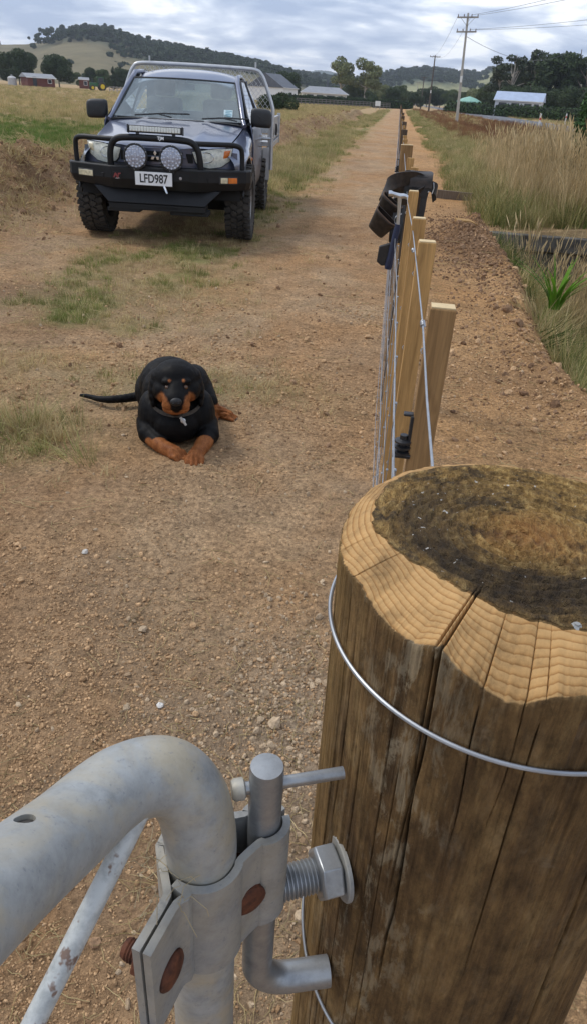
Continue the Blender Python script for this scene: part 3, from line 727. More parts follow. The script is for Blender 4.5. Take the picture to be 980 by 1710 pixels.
def insulator(root, z, w, sc_=1.0):
    ins = empty('insulator'); ins.parent = root; ins.location = (-w/2-.012, -.012, z); ins.scale = (sc_,)*3
    MB().lathe([(.006, -.03), (.017, -.028), (.017, -.024), (.009, -.022), (.009, -.018), (.0175, -.016), (.0175, -.012), (.009, -.010), (.009, -.006), (.0175, -.004), (.0175, 0), (.008, .003), (.008, .012)], 18).build('spool', BLACKP, ins)
    MB().box((.014, .004, .018), (.012, .02, .075)).box((.006, .004, .056), (.026, .016, .006)).box((0, 0, -.032), (.036, .026, .008)).build('bracket', BLACKP, ins, bevel=.002)
BG = 'pale pine battens along the wire fence'
ords = ['pale pine fence batten standing closest behind the strainer post, blank cut end showing', 'second pine fence batten behind the strainer post, taller pale face with a dark knot',
        'third pine fence batten behind the strainer post, narrow and mostly hidden', 'pine fence batten just in front of the hanging hammer and tool belt']
spec = [(1.285, .108, .046, 1.142), (1.965, .107, .046, 1.142), (2.40, .103, .042, 1.14), (3.155, .088, .040, 1.142)]
for i, (y, x, w, h) in enumerate(spec):
    b = make_batten(w, .036, h, PINE2 if i == 0 else PINE); b.location = (x, y, float(terrain(x, y))*0); b.rotation_euler = (R(rng.uniform(-.3, .3)), R((.35, .1, -.2, .3)[i]), R(rng.uniform(-2, 2)))
    tag(b, ords[i], 'fence batten', BG); add_staples(b, (.15, .32, .5, .68, .86, 1.06), w, .036)
    if i == 0: insulator(b, .885, w, .95)
# half-round posts and further battens running away
far = [(4.55, .10, 'b'), (5.35, .10, 'b'), (6.35, .103, 'p'), (7.2, .098, 'b'), (8.1, .10, 'b'), (9.0, .10, 'b'), (9.9, .10, 'd'), (10.9, .097, 'b'), (11.9, .10, 'b'), (12.9, .098, 'b'), (14.0, .10, 'd'), (15.2, .097, 'b'), (16.5, .10, 'b'), (17.9, .1, 'b'), (19.4, .1, 'd'), (21.2, .1, 'b'), (23.2, .1, 'b'), (25.4, .1, 'd'), (28, .1, 'b'), (31, .1, 'd'), (35, .1, 'b'), (39, .1, 'd'), (44, .1, 'b'), (50, .1, 'd'), (57, .1, 'b'), (65, .1, 'd'), (75, .1, 'b'), (87, .1, 'd'), (100, .1, 'd'), (116, .1, 'd'), (135, .1, 'd')]
PB = make_batten(.044, .036, 1.13, PINE, False); PD = make_batten(.075, .06, 1.16, DARKP, False); PP = make_batten(.095, .05, 1.16, PINE2)
names = {'b': 'fence_batten', 'd': 'fence_post', 'p': 'fence_post'}; used = set()
cnt = {'b': 0, 'd': 0}
for i, (y, x, k) in enumerate(far):
    src = {'b': PB, 'd': PD, 'p': PP}[k]
    o = src if k not in used else copy_tree(src); used.add(k); o.name = names[k]
    o.location = (x+.006*rng.normal(), y, 0); o.rotation_euler = (R(rng.normal(0, .6)), R(rng.normal(0, .5)), R(rng.normal(0, 3)))
    if k == 'p': tag(o, 'broad notched pine post beyond the hanging tool belt', 'fence post', 'posts of the wire fence'); insulator(o, 1.0, .095)
    elif k == 'd': tag(o, '%s dark weathered fence post beyond the tool belt' % ORD[cnt[k]], 'fence post', 'posts of the wire fence'); cnt[k] += 1
    else: tag(o, '%s pine fence batten beyond the tool belt' % ORD[cnt[k]], 'fence batten', BG); cnt[k] += 1
TP = make_batten(.10, .075, 1.165, DARKP, False); TP.name = 'fence_post'; TP.location = (.125, 3.80, 0); tag(TP, 'weathered fence post with the leather tool belt hung over it', 'fence post', 'posts of the wire fence')
# wires
def sag(x0, y0, z0, x1, y1, z1, s, n=24):
    return [(lerp(x0, x1, u), lerp(y0, y1, u), lerp(z0, z1, u)-s*4*u*(1-u)) for u in np.linspace(0, 1, n)]
tw = empty('top_wire', (.075, .6, 1.1)); tag(tw, 'bright top fence wire running over the battens to the strainer post', 'wire')
MB().tube([(p[0]-.075, p[1]-.6, p[2]-1.1) for p in [(.066, .47, 1.163), (.070, .8, 1.148), (.079, 1.2, 1.128), (.083, 1.95, 1.108), (.083, 2.38, 1.104), (.074, 3.15, 1.100), (.075, 6.3, 1.10), (.075, 14, 1.10), (.075, 40, 1.08), (.075, 120, 1.05)]], .00155, 8).build('strand', WIRE, tw)
MB().tube([(.004+.0034*math.cos(a), .6+a*.0012, .0278+.0034*math.sin(a)) for a in np.linspace(0, 26, 70)], .0013, 6).build('knot', WIRE, tw)
MB().tube([(.003+.0034*math.cos(a), 1.42+a*.0012, .006+.0034*math.sin(a)) for a in np.linspace(0, 26, 70)], .0013, 6).build('knot', WIRE, tw)
nw = empty('fence_netting', (.07, .5, 0)); tag(nw, 'wire netting strung along the battens from the strainer post into the distance', 'fence netting')
for k, z in enumerate((.14, .30, .46, .62, .78, .93)):
    x = .008*math.sin(k*2.1)-.008
    MB().tube([(x-.004, -.05, z+.01), (x+.002, .3, z), (x, .78, z), (x, 1.46, z-.004), (x, 1.9, z), (x-.012, 2.65, z), (x-.012, 6, z), (x-.01, 20, z), (x, 60, z-.02), (x, 120, z-.05)], .00135, 7).build('line_wire', WIRE, nw)
for k in range(34):
    y = .25+k*.30; z1 = .93; pts = []
    for u in np.linspace(0, 1, 15): pts.append((-.012+.002*math.sin(u*40), y+.004*math.sin(u*9+k), lerp(.14, z1, u)))
    mb = MB().tube(pts, .0011, 5)
    for z in (.14, .30, .46, .62, .78, .93): mb.ball((-.012, y, z), (.003, .004, .003), 6, 4)
    mb.build('stay_wire', WIRE, nw)

# ------------------------------------------------------------------ tool belt over the post
LEA = simple('leather_dark', (.016, .012, .010), .5, 0, .35, 45, .4, 180, .002, c2=(.042, .030, .024))
LEA2 = simple('leather_black', (.014, .013, .013), .5, 0, .3, 45, .35, 200, .002)
EDGE = simple('leather_edge', (.085, .05, .03), .7, 0, .2, 60)
CHROME = simple('polished_steel', (.55, .57, .60), .28, .9, .1, 40); BLUEG = simple('blue_rubber', (.008, .014, .045), .5, 0, .25, 50, .25, 300, .001)
TB = empty('tool_belt', (.10, 3.60, 1.0)); tag(TB, 'dark leather tool belt with pouches slung over a fence post', 'tool belt')
def strap(pts, w, th, nm, m, par, up=(0, 0, 1)):
    P = catmull(pts, 8); vs = []; fs = []; n_ = len(P)
    for i, p in enumerate(P):
        t_ = (P[min(i+1, n_-1)]-P[max(i-1, 0)]).normalized(); u = Vector(up); s_ = t_.cross(u).normalized(); u2 = s_.cross(t_)
        for a in (-w/2, w/2):
            for b in (-th/2, th/2): vs.append(p+u2*a+s_*b)
    for i in range(n_-1):
        a = i*4; b = a+4; fs += [(a, a+1, b+1, b), (a+2, b+2, b+3, a+3), (a, b, b+2, a+2), (a+1, a+3, b+3, b+1)]
    fs += [(0, 2, 3, 1), ((n_-1)*4, (n_-1)*4+1, (n_-1)*4+3, (n_-1)*4+2)]
    return MB().add(vs, fs).build(nm, m, par, 50, bevel=.001)
strap([(.055, -.03, .135), (.00, -.05, .155), (-.065, -.06, .148), (-.118, -.03, .115), (-.137, .04, .075), (-.12, .10, .07), (-.06, .12, .10), (.02, .10, .135), (.075, .085, .15)], .062, .005, 'belt_loop', LEA, TB, (.35, -.2, 1))
strap([(.055, -.035, .122), (.03, -.06, .10), (-.02, -.085, .075), (-.075, -.09, .05), (-.10, -.06, .02)], .05, .005, 'inner_strap', LEA, TB, (.4, -.3, 1))
pl = strap([(-.04, -.045, .128), (.02, -.052, .128), (.075, -.05, .12)], .085, .006, 'back_plate', LEA2, TB)
strap([(-.005, .045, .176), (.03, .0, .180), (.032, -.05, .165), (.032, -.058, .12)], .10, .005, 'shoulder_flap', LEA, TB, (1, 0, .0))
for rx, rz in ((-.015, .135), (.035, .130), (.06, .105), (-.015, .10)): MB().ball((rx+.01, -.0565, rz), (.0035, .002, .0035), 10, 6).build('rivet', CHROME, TB)
strap([(.075, -.045, .13), (.10, -.03, .118), (.108, .0, .095), (.095, .03, .075)], .045, .006, 'buckle_strap', LEA2, TB)
MB().tube([(.088, -.047, .145), (.093, -.048, .12), (.088, -.048, .098)], .0022, 6).build('buckle', CHROME, TB)
strap([(.055, -.05, .10), (.052, -.052, .02), (.042, -.05, -.05)], .028, .005, 'tail_strap', LEA2, TB, (1, 0, 0))
def pouch(nm, c, w, h, d, rz, rx, m):
    po = empty(nm); po.parent = TB; po.location = c; po.rotation_euler = (R(rx[0]), R(rx[1]), rz)
    def sec(u, v_): 
        a = lerp(-math.pi*.5, math.pi*.5, u); wx = w/2*math.copysign(abs(math.sin(a))**.6, math.sin(a)); dy = -d*abs(math.cos(a))**.55*(.55+.45*v_); tp = .72+.28*v_
        return (wx*tp, dy, -h*(1-v_))
    MB().grid(sec, 24, 8).build('front', m, po, 60, solid=.004)
    MB().prism([(-w/2, .0), (w/2, .0), (w/2*.72, -h), (-w/2*.72, -h)], 1, -.002, .003).build('back', m, po)
    rim = [sec(u, 1.0) for u in np.linspace(0, 1, 24)]; MB().tube([(p[0], p[1], p[2]+.001) for p in rim], .0032, 6).build('rim', EDGE, po)
    bt = [(sec(u, 0.0)[0], sec(u, 0.0)[1]) for u in np.linspace(0, 1, 18)]; MB().prism(bt, 2, -h-.003, -h).build('base', m, po)
    return po
pouch('pouch', (-.082, -.115, .070), .105, .085, .035, -.25, (14, 33), LEA)
pouch('pouch', (-.098, -.165, .012), .115, .098, .040, -.25, (18, 36), LEA)
MB().tube(catmull([(-.04, -.17, .02), (-.062, -.19, .012), (-.068, -.19, -.01), (-.055, -.18, -.03), (-.042, -.175, -.035)], 5), .0018, 6).build('tool_ring', CHROME, TB)
strap([(-.05, -.12, .05), (-.055, -.15, -.02), (-.06, -.16, -.06), (-.058, -.15, -.10), (-.052, -.12, -.10), (-.05, -.10, -.02)], .05, .004, 'hammer_holster', LEA2, TB, (1, 0, 0))
# hammer
HM = empty('claw_hammer', (.045, 3.34, 1.10)); tag(HM, 'claw hammer with steel head and dark blue grip hanging from the tool belt', 'hammer')
hh = MB(); hh.tube([(-.052, 0, .008), (-.040, 0, .0085), (-.036, 0, .008), (-.020, 0, .005), (0, 0, .001)], [.0125, .0125, .0095, .0095, .011], 16)
hh.tube(catmull([(0, 0, .001), (.018, 0, .002), (.038, 0, -.008), (.056, 0, -.030)], 5), [.011, .0112, .011, .0105, .0102, .010, .0095, .009, .0085, .008, .0073, .0066, .006, .005, .004, .0025], 12)
hh.build('head', CHROME, HM)
MB().tube([(-.003, .0, -.002), (0, .0, -.05), (.003, 0, -.12)], [.0095, .0075, .0078], 12).build('shaft', CHROME, HM)
MB().tube([(.003, 0, -.112), (.001, 0, -.14), (-.006, -.002, -.19), (-.012, -.004, -.25), (-.017, -.004, -.29), (-.018, -.004, -.302)], [.0125, .0148, .0138, .0150, .0178, .0150], 14).build('grip', BLUEG, HM)
# pouch at the foot of the holster
TC = empty('holster_pocket'); TC.parent = TB; TC.location = (-.085, -.26, -.13)
MB().prism([(-.038, .02), (.034, .045), (.03, -.055), (-.02, -.062), (-.042, -.045)], 1, .0, .03).build('pocket_body', LEA2, TC, bevel=.004)
# ------------------------------------------------------------------ utility truck (x to its left side, y towards its tray, z up)
UTE = empty('utility_truck', (-2.452, 8.43, -.005), R(5.5)); tag(UTE, 'dark blue-grey flat-deck utility truck with black bull bar and spotlights, parked on the track', 'truck')
def paint():
    t = NT('truck_paint'); v = t.tc('Object'); n = t.noise(v, 2.2, 5, .6)
    c = t.ramp(n, [(.3, (.075, .095, .160)), (.7, (.105, .126, .20))])
    low = t.n('ShaderNodeSeparateXYZ'); t.l(v, low.inputs[0])
    dust = t.math('MULTIPLY', t.ramp(t.math('MULTIPLY_ADD', t.noise(v, 9, 5, .7), .35, low.outputs[2]), [(.72, 1.0), (1.05, .06)]), .55)
    c = t.mix(dust, c, (.27, .21, .15)); fl = t.noise(v, 900, 2)
    t.set(Base_Color=c, Metallic=.35, Roughness=t.mix(dust, (.30,)*3, (.75,)*3), Coat_Weight=t.math('SUBTRACT', .9, dust), Coat_Roughness=.08); return t.m
PAINT = paint(); TRIM = simple('black_trim', (.016, .017, .019), .5, 0, .2, 20, .15, 300, .0008)
BLK = simple('bull_bar_black', (.009, .0095, .011), .5, 0, .3, 9, .2, 260, .0008, Specular_IOR_Level=.3)
RUB = simple('tyre_rubber', (.026, .024, .022), .85, 0, .35, 12, .3, 120, .002, c2=(.066, .058, .048))
ALU = simple('tray_aluminium', (.44, .45, .46), .42, .6, .18, 6, .1, 60, .001); TUBE = simple('rack_tube', (.50, .51, .52), .36, .6, .1, 10)
CHR = simple('truck_chrome', (.62, .64, .67), .18, .95, .05); SEATM = simple('seat_cloth', (.10, .11, .12), .9, 0, .2, 15); DASH = simple('dash_plastic', (.035, .037, .04), .7)
AMB = simple('amber_lens', (.62, .16, .02), .25, 0, .15, 30, Coat_Weight=.6); CLR = simple('clear_lens', (.58, .52, .36), .22, 0, .3, 30, Coat_Weight=.8)
def lamp_mat():
    t = NT('headlight_lens'); v = t.tc('Object'); n = t.noise(v, 26, 4, .6, 1.5)
    t.set(Base_Color=t.ramp(n, [(.3, (.50, .53, .49)), (.55, (.72, .74, .66)), (.75, (.88, .88, .80))]), Roughness=.25, Coat_Weight=.7); return t.m
LAMP = lamp_mat(); DARK_SHADE = simple('under_dark', (.012, .012, .012), .9)  # near-black for underbody parts, and for shade painted into openings and gaps
def glass(name, tint, refl=1.0):
    t = NT(name); t.t.nodes.remove(t.b)
    tr = t.n('ShaderNodeBsdfTransparent'); tr.inputs[0].default_value = (*tint, 1); gl = t.n('ShaderNodeBsdfGlossy'); gl.inputs['Roughness'].default_value = .03
    fr = t.n('ShaderNodeFresnel'); fr.inputs[0].default_value = 1.5; mx = t.n('ShaderNodeMixShader')
    df = t.n('ShaderNodeBsdfDiffuse'); df.inputs[0].default_value = (.50, .60, .60, 1); m2 = t.n('ShaderNodeMixShader')
    nz = t.ramp(t.noise(t.tc('Object'), 3.0, 5, .7), [(.35, .16), (.75, .30)])        # teal film, part dust, part painted sky reflection
    t.l(nz, m2.inputs[0]); t.l(tr.outputs[0], m2.inputs[1]); t.l(df.outputs[0], m2.inputs[2])
    t.l(t.math('MULTIPLY', fr.outputs[0], refl), mx.inputs[0]); t.l(m2.outputs[0], mx.inputs[1]); t.l(gl.outputs[0], mx.inputs[2]); t.l(mx.outputs[0], t.out.inputs[0]); return t.m
GLASS = glass('windscreen_glass', (.74, .86, .85), 2.4)
def bw(y): return float(np.interp(y, [-.66, -.5, -.2, .2, .62], [.60, .66, .71, .745, .765]))      # bonnet half width
def bonnet_z(x, y):
    w = bw(y); c = float(np.interp(y, [-.66, -.60, -.45, 0, .4, .64], [.925, .965, .992, 1.065, 1.13, 1.165])); u = min(abs(x)/w, 1)
    return c - .055*u**2.6 + .010*math.exp(-((abs(x)-.36)/.05)**2)*np.interp(y, [-.6, -.2, .6], [.4, 1, .6])
def fy(x): return -.665+.30*(abs(x)/.85)**2.4                                                        # plan curve of the nose
MB().grid(lambda u, v: ((2*u-1)*bw(max(-.66, lerp(fy((2*u-1)*.62)+.0, .63, v))), lerp(fy((2*u-1)*.62), .63, v), bonnet_z((2*u-1)*bw(lerp(fy((2*u-1)*.62), .63, v)), lerp(fy((2*u-1)*.62), .63, v))), 40, 36).build('bonnet', PAINT, UTE, 60)
def fender(sg):
    def fn(u, v):
        y = lerp(-.50, .66, u); zs = bonnet_z(bw(y), y)-.012; w = bw(y)+.006
        zl = .46 if abs(y) > .455 else max(.46, .385+math.sqrt(max(0, .455**2-y*y)))
        if y < -.36: zl = max(zl, .66)
        z = lerp(zs, zl, v); t_ = min(1, (zs-z)/.15)
        ow = float(np.interp(y, [-.50, -.35, -.1, .3, .66], [.785, .835, .868, .875, .868])); x = w+(ow-w)*math.sin(t_*math.pi/2)
        d = math.hypot(y, z-.385)
        x += .022*max(0, 1-abs(d-.47)/.09); 
        return (sg*x, y, z)
    MB().grid(fn, 44, 14).build('fender', PAINT, UTE, 60)
    MB().tube([(sg*.868, .455*math.cos(a), .385+.455*math.sin(a)) for a in np.linspace(.2, math.pi-.25, 24)], .014, 6).build('arch_lip', TRIM, UTE)
    MB().ball((sg*.886, .40, .80), (.008, .03, .018), 10, 6).build('side_indicator', AMB, UTE)
for sg in (-1, 1): fender(sg)
# nose: painted panel with grille openings
MB().grid(lambda u, v: (lerp(-.80, .80, u), fy(lerp(-.80, .80, u))+.012+.05*(1-v)*0, lerp(.60, float(np.interp(abs(lerp(-.80, .80, u)), [0, .6, .8], [.945, .925, .90])), v)), 44, 8).build('nose_panel', PAINT, UTE, 60)
def on_nose(poly, off, nm, m, par, dz=0, thick=.02):
    mb = MB(); n_ = len(poly); f = [(x, fy(x)+off, z+dz) for x, z in poly]; b = [(x, fy(x)+off+thick, z+dz) for x, z in poly]
    mb.add(f+b, [tuple(range(n_)), tuple(range(2*n_-1, n_-1, -1))]+[(i, (i+1) % n_, n_+(i+1) % n_, n_+i) for i in range(n_)]); return mb.build(nm, m, par, 30, bevel=.003)
def fine(poly, n=3):
    out = []
    for i in range(len(poly)):
        a, b = poly[i], poly[(i+1) % len(poly)]
        for k in range(n): out.append((lerp(a[0], b[0], k/n), lerp(a[1], b[1], k/n)))
    return out
def fan_nose(poly, off, nm, m, par):
    # curved lens as a fan of narrow strips
    xs = np.linspace(min(p[0] for p in poly), max(p[0] for p in poly), 15); mb = MB(); P = poly+[poly[0]]
    def rng_z(x):
        zz = []
        for (x0, z0), (x1, z1) in zip(P[:-1], P[1:]):
            if (x0-x)*(x1-x) <= 0 and abs(x1-x0) > 1e-6: zz.append(lerp(z0, z1, (x-x0)/(x1-x0)))
        return min(zz), max(zz)
    vs = []; 
    for i, x in enumerate(xs):
        a, b = rng_z(min(max(x, xs[0]+1e-4), xs[-1]-1e-4)); u = i/14
        for k in range(6): w = k/5; vs.append((x, fy(x)+off-.022*math.sin(math.pi*u)**.5*math.sin(math.pi*w)**.5, lerp(a, b, w)))
    mb.add(vs, [(i*6+k, (i+1)*6+k, (i+1)*6+k+1, i*6+k+1) for i in range(14) for k in range(5)]); return mb.build(nm, m, par, 60)
for sg in (-1, 1):
    hp_ = [(sg*x, z) for x, z in [(.755, .945), (.56, .935), (.365, .905), (.375, .84), (.42, .785), (.52, .758), (.64, .772), (.735, .835)]]
    hl = fan_nose(hp_, -.004, 'headlight', LAMP, UTE); hl['label'] = 'cloudy clear headlight'
    fan_nose([(sg*.735+(x-sg*.735)*1.04+sg*.005, .86+(z-.86)*1.10) for x, z in hp_], .004, 'bezel', TRIM, hl)
    MB().tube([(sg*.50+.078*math.cos(a)*(1-.25*abs(math.sin(2*a))**2*0), fy(.5)-.024, .858+.048*math.sin(a)) for a in np.linspace(0, 2*math.pi, 25)[:-1]], .004, 6, closed=True).build('reflector_ring', CHR, hl)
    fan_nose([(sg*x, z) for x, z in [(.738, .930), (.675, .925), (.66, .835), (.718, .862)]], -.010, 'indicator', AMB if sg > 0 else CLR, hl)
    on_nose(fine([(sg*.365, .885), (sg*.30, .885), (sg*.32, .80), (sg*.37, .80)]), -.002, 'grille_opening', DARK_SHADE, UTE)
on_nose(fine([(-.27, .895), (.27, .895), (.24, .80), (-.24, .80)], 5), -.002, 'grille_opening', DARK_SHADE, UTE)
on_nose(fine([(-.30, .855), (.30, .855), (.30, .842), (-.30, .842)], 5), -.008, 'grille_bar', PAINT, UTE)
on_nose(fine([(-.62, .775), (.62, .775), (.60, .757), (-.60, .757)], 6), -.006, 'bumper_line', TRIM, UTE)
em = empty('badge'); em.parent = UTE; em.location = (0, fy(0)-.035, .850)
for k in range(3):
    a = R(90+120*k); d = Vector((math.cos(a), math.sin(a))); n_ = Vector((-d.y, d.x)); q = [d*.004, d*.030+n_*.0165, d*.056, d*.030-n_*.0165]
    MB().prism([(p.x, p.y) for p in q], 1, -.008, 0).build('diamond', CHR, em, 20, bevel=.0015)
MB().tube([(0, -.005, 0), (0, .06, 0)], .006, 6).build('stem', TRIM, em)
# ---- cab
def roof_z(x, y):
    v = (y-1.17)/.98; c = 1.538+.125*math.sin(min(1, v*1.5)*math.pi/2)-.05*max(0, v-.75); return c-.062*(abs(x)/.62)**3-.01*(abs(x)/.62)**2
MB().grid(lambda u, v: (lerp(-.615, .615, u)*(1-.03*(1-v)), lerp(1.17, 2.15, v)-.02*math.sin(math.pi*u), roof_z(lerp(-.615, .615, u), lerp(1.17, 2.15, v))), 28, 18).build('roof', PAINT, UTE, 60, solid=.012)
def ws(u, v):   # windscreen
    x = lerp(-1, 1, u)*lerp(.735, .600, v); bow = .075*(1-(2*u-1)**2); return (x, lerp(.635, 1.195, v)-bow, lerp(1.150, 1.540, v)+.012*(1-(2*u-1)**2)*v)
MB().grid(ws, 20, 10).build('windscreen', GLASS, UTE, 60)
MB().tube([ws(u, 1.0) for u in np.linspace(0, 1, 21)], .011, 6).build('screen_seal', TRIM, UTE)
MB().grid(lambda u, v: (lerp(-.76, .76, u), lerp(.565, .70, v)-.075*(1-(2*u-1)**2), 1.146+.012*v-.03*abs(2*u-1)**4), 20, 4).build('cowl', TRIM, UTE, 60)
for sg in (-1, 1):
    MB().tube([(sg*.780, .58, 1.115), (sg*.752, .66, 1.165), (sg*.690, .93, 1.365), (sg*.628, 1.19, 1.535), (sg*.618, 1.33, 1.60), (sg*.612, 1.7, 1.615), (sg*.61, 2.12, 1.585)], [.024, .026, .028, .028, .026, .026, .026], 10).build('pillar', PAINT, UTE)
    MB().tube([(sg*.748, .62, 1.142), (sg*.722, .70, 1.20), (sg*.664, .95, 1.382), (sg*.604, 1.19, 1.536)], .011, 6).build('screen_seal', TRIM, UTE)
    def door(u, v, sg=sg):
        y = lerp(.672, 2.12, u); z = lerp(.44, 1.128, v); x = .868-.03*max(0, (z-.9)/.23)**2-.02*max(0, (.62-z)/.2); return (sg*(x+.008*math.sin(v*math.pi)), y, z)
    dr = MB().grid(door, 16, 12).build('door', PAINT, UTE, 60, solid=.01)
    MB().box((sg*.884, 1.86, .985), (.02, .16, .028)).build('handle', CHR, dr, bevel=.006)
    MB().tube([(sg*.872, .680, .5), (sg*.879, .680, .8), (sg*.86, .685, 1.1)], .004, 5).build('door_gap', DARK_SHADE, dr)
    gw = MB().add([(sg*.835, .72, 1.135), (sg*.84, 1.95, 1.135), (sg*.650, 1.92, 1.565), (sg*.650, 1.34, 1.565)], [(0, 1, 2, 3)]).build('side_window', GLASS, UTE, None)
    MB().tube([(sg*.842, .70, 1.132), (sg*.845, 1.97, 1.132)], .012, 6).tube([(sg*.845, 1.97, 1.132), (sg*.645, 1.94, 1.57)], .016, 6).tube([(sg*.645, 1.94, 1.57), (sg*.65, 1.33, 1.57), (sg*.79, .78, 1.20)], .012, 6).build('window_frame', TRIM, gw)
    MB().add([(sg*.86, 1.96, 1.13), (sg*.86, 2.15, 1.13), (sg*.62, 2.15, 1.58), (sg*.63, 1.96, 1.58)], [(0, 1, 2, 3)]).build('rear_pillar', PAINT, UTE, None, solid=.03)
    # mirrors
    mr = empty('mirror'); mr.parent = UTE; mr.location = (sg*.955, .76, 1.205)
    MB().grid(lambda u, v: (lambda a, b: (.122*math.copysign(abs(math.cos(a)*math.cos(b))**.42, math.cos(a)*math.cos(b))*sg-.0, .062*math.copysign(abs(math.sin(b))**.7, math.sin(b)), .098*math.copysign(abs(math.sin(a)*math.cos(b))**.45, math.sin(a)*math.cos(b))-.012*math.cos(a)))(2*math.pi*u, lerp(-math.pi/2, math.pi/2, v)), 32, 14).build('housing', TRIM, mr, 60)
    MB().tube([(-sg*.09, .01, -.07), (-sg*.13, .02, -.085), (-sg*.16, .02, -.075)], [.028, .024, .028], 8).build('arm', TRIM, mr)
    MB().box((0, .064, 0), (.2, .006, .16)).build('mirror_glass', CHR, mr, bevel=.002)
MB().box((0, 2.14, .80), (1.68, .03, .70)).box((-.60, 2.145, 1.36), (.12, .03, .44)).box((.60, 2.145, 1.36), (.12, .03, .44)).box((0, 2.146, 1.565), (1.15, .03, .09)).box((0, 2.147, 1.17), (1.15, .03, .07)).build('cab_back', PAINT, UTE, None)
MB().box((0, 2.141, 1.36), (1.08, .006, .33)).build('rear_window', GLASS, UTE, None)
for wx, ln, tl in ((-.46, .62, .10), (.30, .52, .05)):
    wp = MB().tube([(wx, .50, 1.170), (wx+ln*.5, .505, 1.185+tl*.15), (wx+ln, .52, 1.178+tl*.3)], .009, 6).tube([(wx+ln*.45, .49, 1.19), (wx+ln*.2+.3, .47, 1.168)], .007, 6).build('wiper', TRIM, UTE)
# interior
for sg in (-1, 1):
    st_ = empty('seat'); st_.parent = UTE; st_.location = (sg*.36, 1.72, .72)
    MB().box((0, 0, .34), (.46, .14, .60), (R(-14), 0, 0)).build('backrest', SEATM, st_, bevel=.06, bseg=3)
    MB().box((0, .11, .74), (.27, .10, .20), (R(-10), 0, 0)).build('headrest', SEATM, st_, bevel=.045, bseg=3)
    MB().box((0, -.26, .06), (.48, .46, .14)).build('cushion', SEATM, st_, bevel=.04)
MB().grid(lambda u, v: (lerp(-.70, .70, u), lerp(.60, .98, v), 1.128+.035*math.sin(math.pi*v)-.05*v*v+.03*math.exp(-((lerp(-.7, .7, u)+.36)/.16)**2)*v), 24, 8).box((0, .95, .98), (1.40, .10, .30)).build('dashboard', DASH, UTE, 60)
MB().tube([(-.36+.185*math.cos(a), 1.12+.06*math.sin(a), 1.075+.175*math.sin(a)) for a in np.linspace(0, 2*math.pi, 33)[:-1]], .014, 8, closed=True).box((-.36, 1.11, 1.07), (.12, .04, .09)).tube([(-.53, 1.12, 1.07), (-.19, 1.12, 1.07)], .012, 6).build('steering_wheel', DASH, UTE)
MB().box((.02, 1.16, 1.475), (.21, .03, .06)).tube([(.02, 1.16, 1.49), (.02, 1.14, 1.545)], .01, 6).build('rear_view_mirror', DASH, UTE, bevel=.008)
MB().box((0, 1.5, .45), (1.5, 1.2, .04)).build('cab_floor', DARK_SHADE, UTE)
sk = MB().box((.575, .714, 1.232), (.10, .004, .086), Matrix.Rotation(R(-34), 3, 'X')).build('permit_sticker', simple('sticker', (.62, .76, .78), .5), UTE)
STXT = simple('sticker_print', (.14, .34, .42), .6)
for k in range(4): MB().box((.575+(.008 if k % 2 else -.004), .707+k*.0115-.02, 1.232+(-.026+k*.0175)), (.072-(.02 if k == 2 else 0), .003, .006), Matrix.Rotation(R(-34), 3, 'X')).build('sticker_line', STXT, sk)
# ---- bull bar
BB = empty('bull_bar'); BB.parent = UTE
def bar_section(zt, zb, fr, nm):
    top = [(-.945, -.36), (-.945, -.47), (-.905, -.545), (-.44, -.775), (.44, -.775), (.905, -.545), (.945, -.47), (.945, -.36)]
    mb = MB(); n_ = len(top)
    lv = [(zt, 1.0, 0), (zt-.012, 1.006, -.006), (lerp(zt, zb, .55), 1.006, -.006), (zb, .985, .03)]
    vs = []
    for z, s_, dy in lv:
        for x, y in top: vs.append((x*s_, y+dy, z+(0 if abs(x) < .9 or z > zb+.01 else .02)))
    fs = [(k*n_+i, k*n_+i+1, (k+1)*n_+i+1, (k+1)*n_+i) for k in range(3) for i in range(n_-1)]
    # flat top shelf back to the body
    o = len(vs); vs += [(x, max(y+.14, -.50) if abs(x) < .9 else y+.05, zt+.002) for x, y in top]; fs += [(i, o+i, o+i+1, i+1) for i in range(n_-1)]
    fs.append(tuple(3*n_+i for i in range(n_)))
    mb.add(vs, fs); return mb.build(nm, BLK, BB, 20, bevel=.006)
bar_section(.752, .545, 0, 'bumper')
MB().add([(-.66, -.665, .552), (.66, -.665, .552), (.50, -.735, .405), (-.50, -.735, .405), (-.62, -.40, .55), (.62, -.40, .55), (.46, -.45, .40), (-.46, -.45, .40)], [(0, 1, 2, 3), (0, 3, 7, 4), (1, 5, 6, 2), (3, 2, 6, 7)]).build('winch_cradle', BLK, BB, 20, bevel=.006)
MB().box((0, -.60, .37), (1.0, .25, .06)).box((-.35, -.62, .335), (.34, .2, .04)).box((.33, -.6, .33), (.4, .2, .05)).box((.10, -.70, .372), (.26, .05, .035)).build('skid_plate', DARK_SHADE, BB, bevel=.008)
hoop = catmull([(-.455, -.70, .74), (-.452, -.715, .85), (-.425, -.725, .945), (-.36, -.735, .998), (-.22, -.742, 1.012), (0, -.745, 1.014), (.22, -.742, 1.012), (.36, -.735, .998), (.425, -.725, .945), (.452, -.715, .85), (.455, -.70, .74)], 5)
MB().tube(hoop, .031, 14).build('centre_hoop', BLK, BB)
for sg in (-1, 1):
    MB().tube(catmull([(sg*.385, -.715, .985), (sg*.50, -.68, .985), (sg*.66, -.62, .985), (sg*.78, -.56, .982), (sg*.845, -.52, .955), (sg*.86, -.505, .88), (sg*.86, -.50, .74)], 5), .025, 12).build('wing_hoop', BLK, BB)
for x in (-.24, .24): MB().box((x, -.70, .80), (.03, .03, .12)).build('light_bracket', BLK, BB)
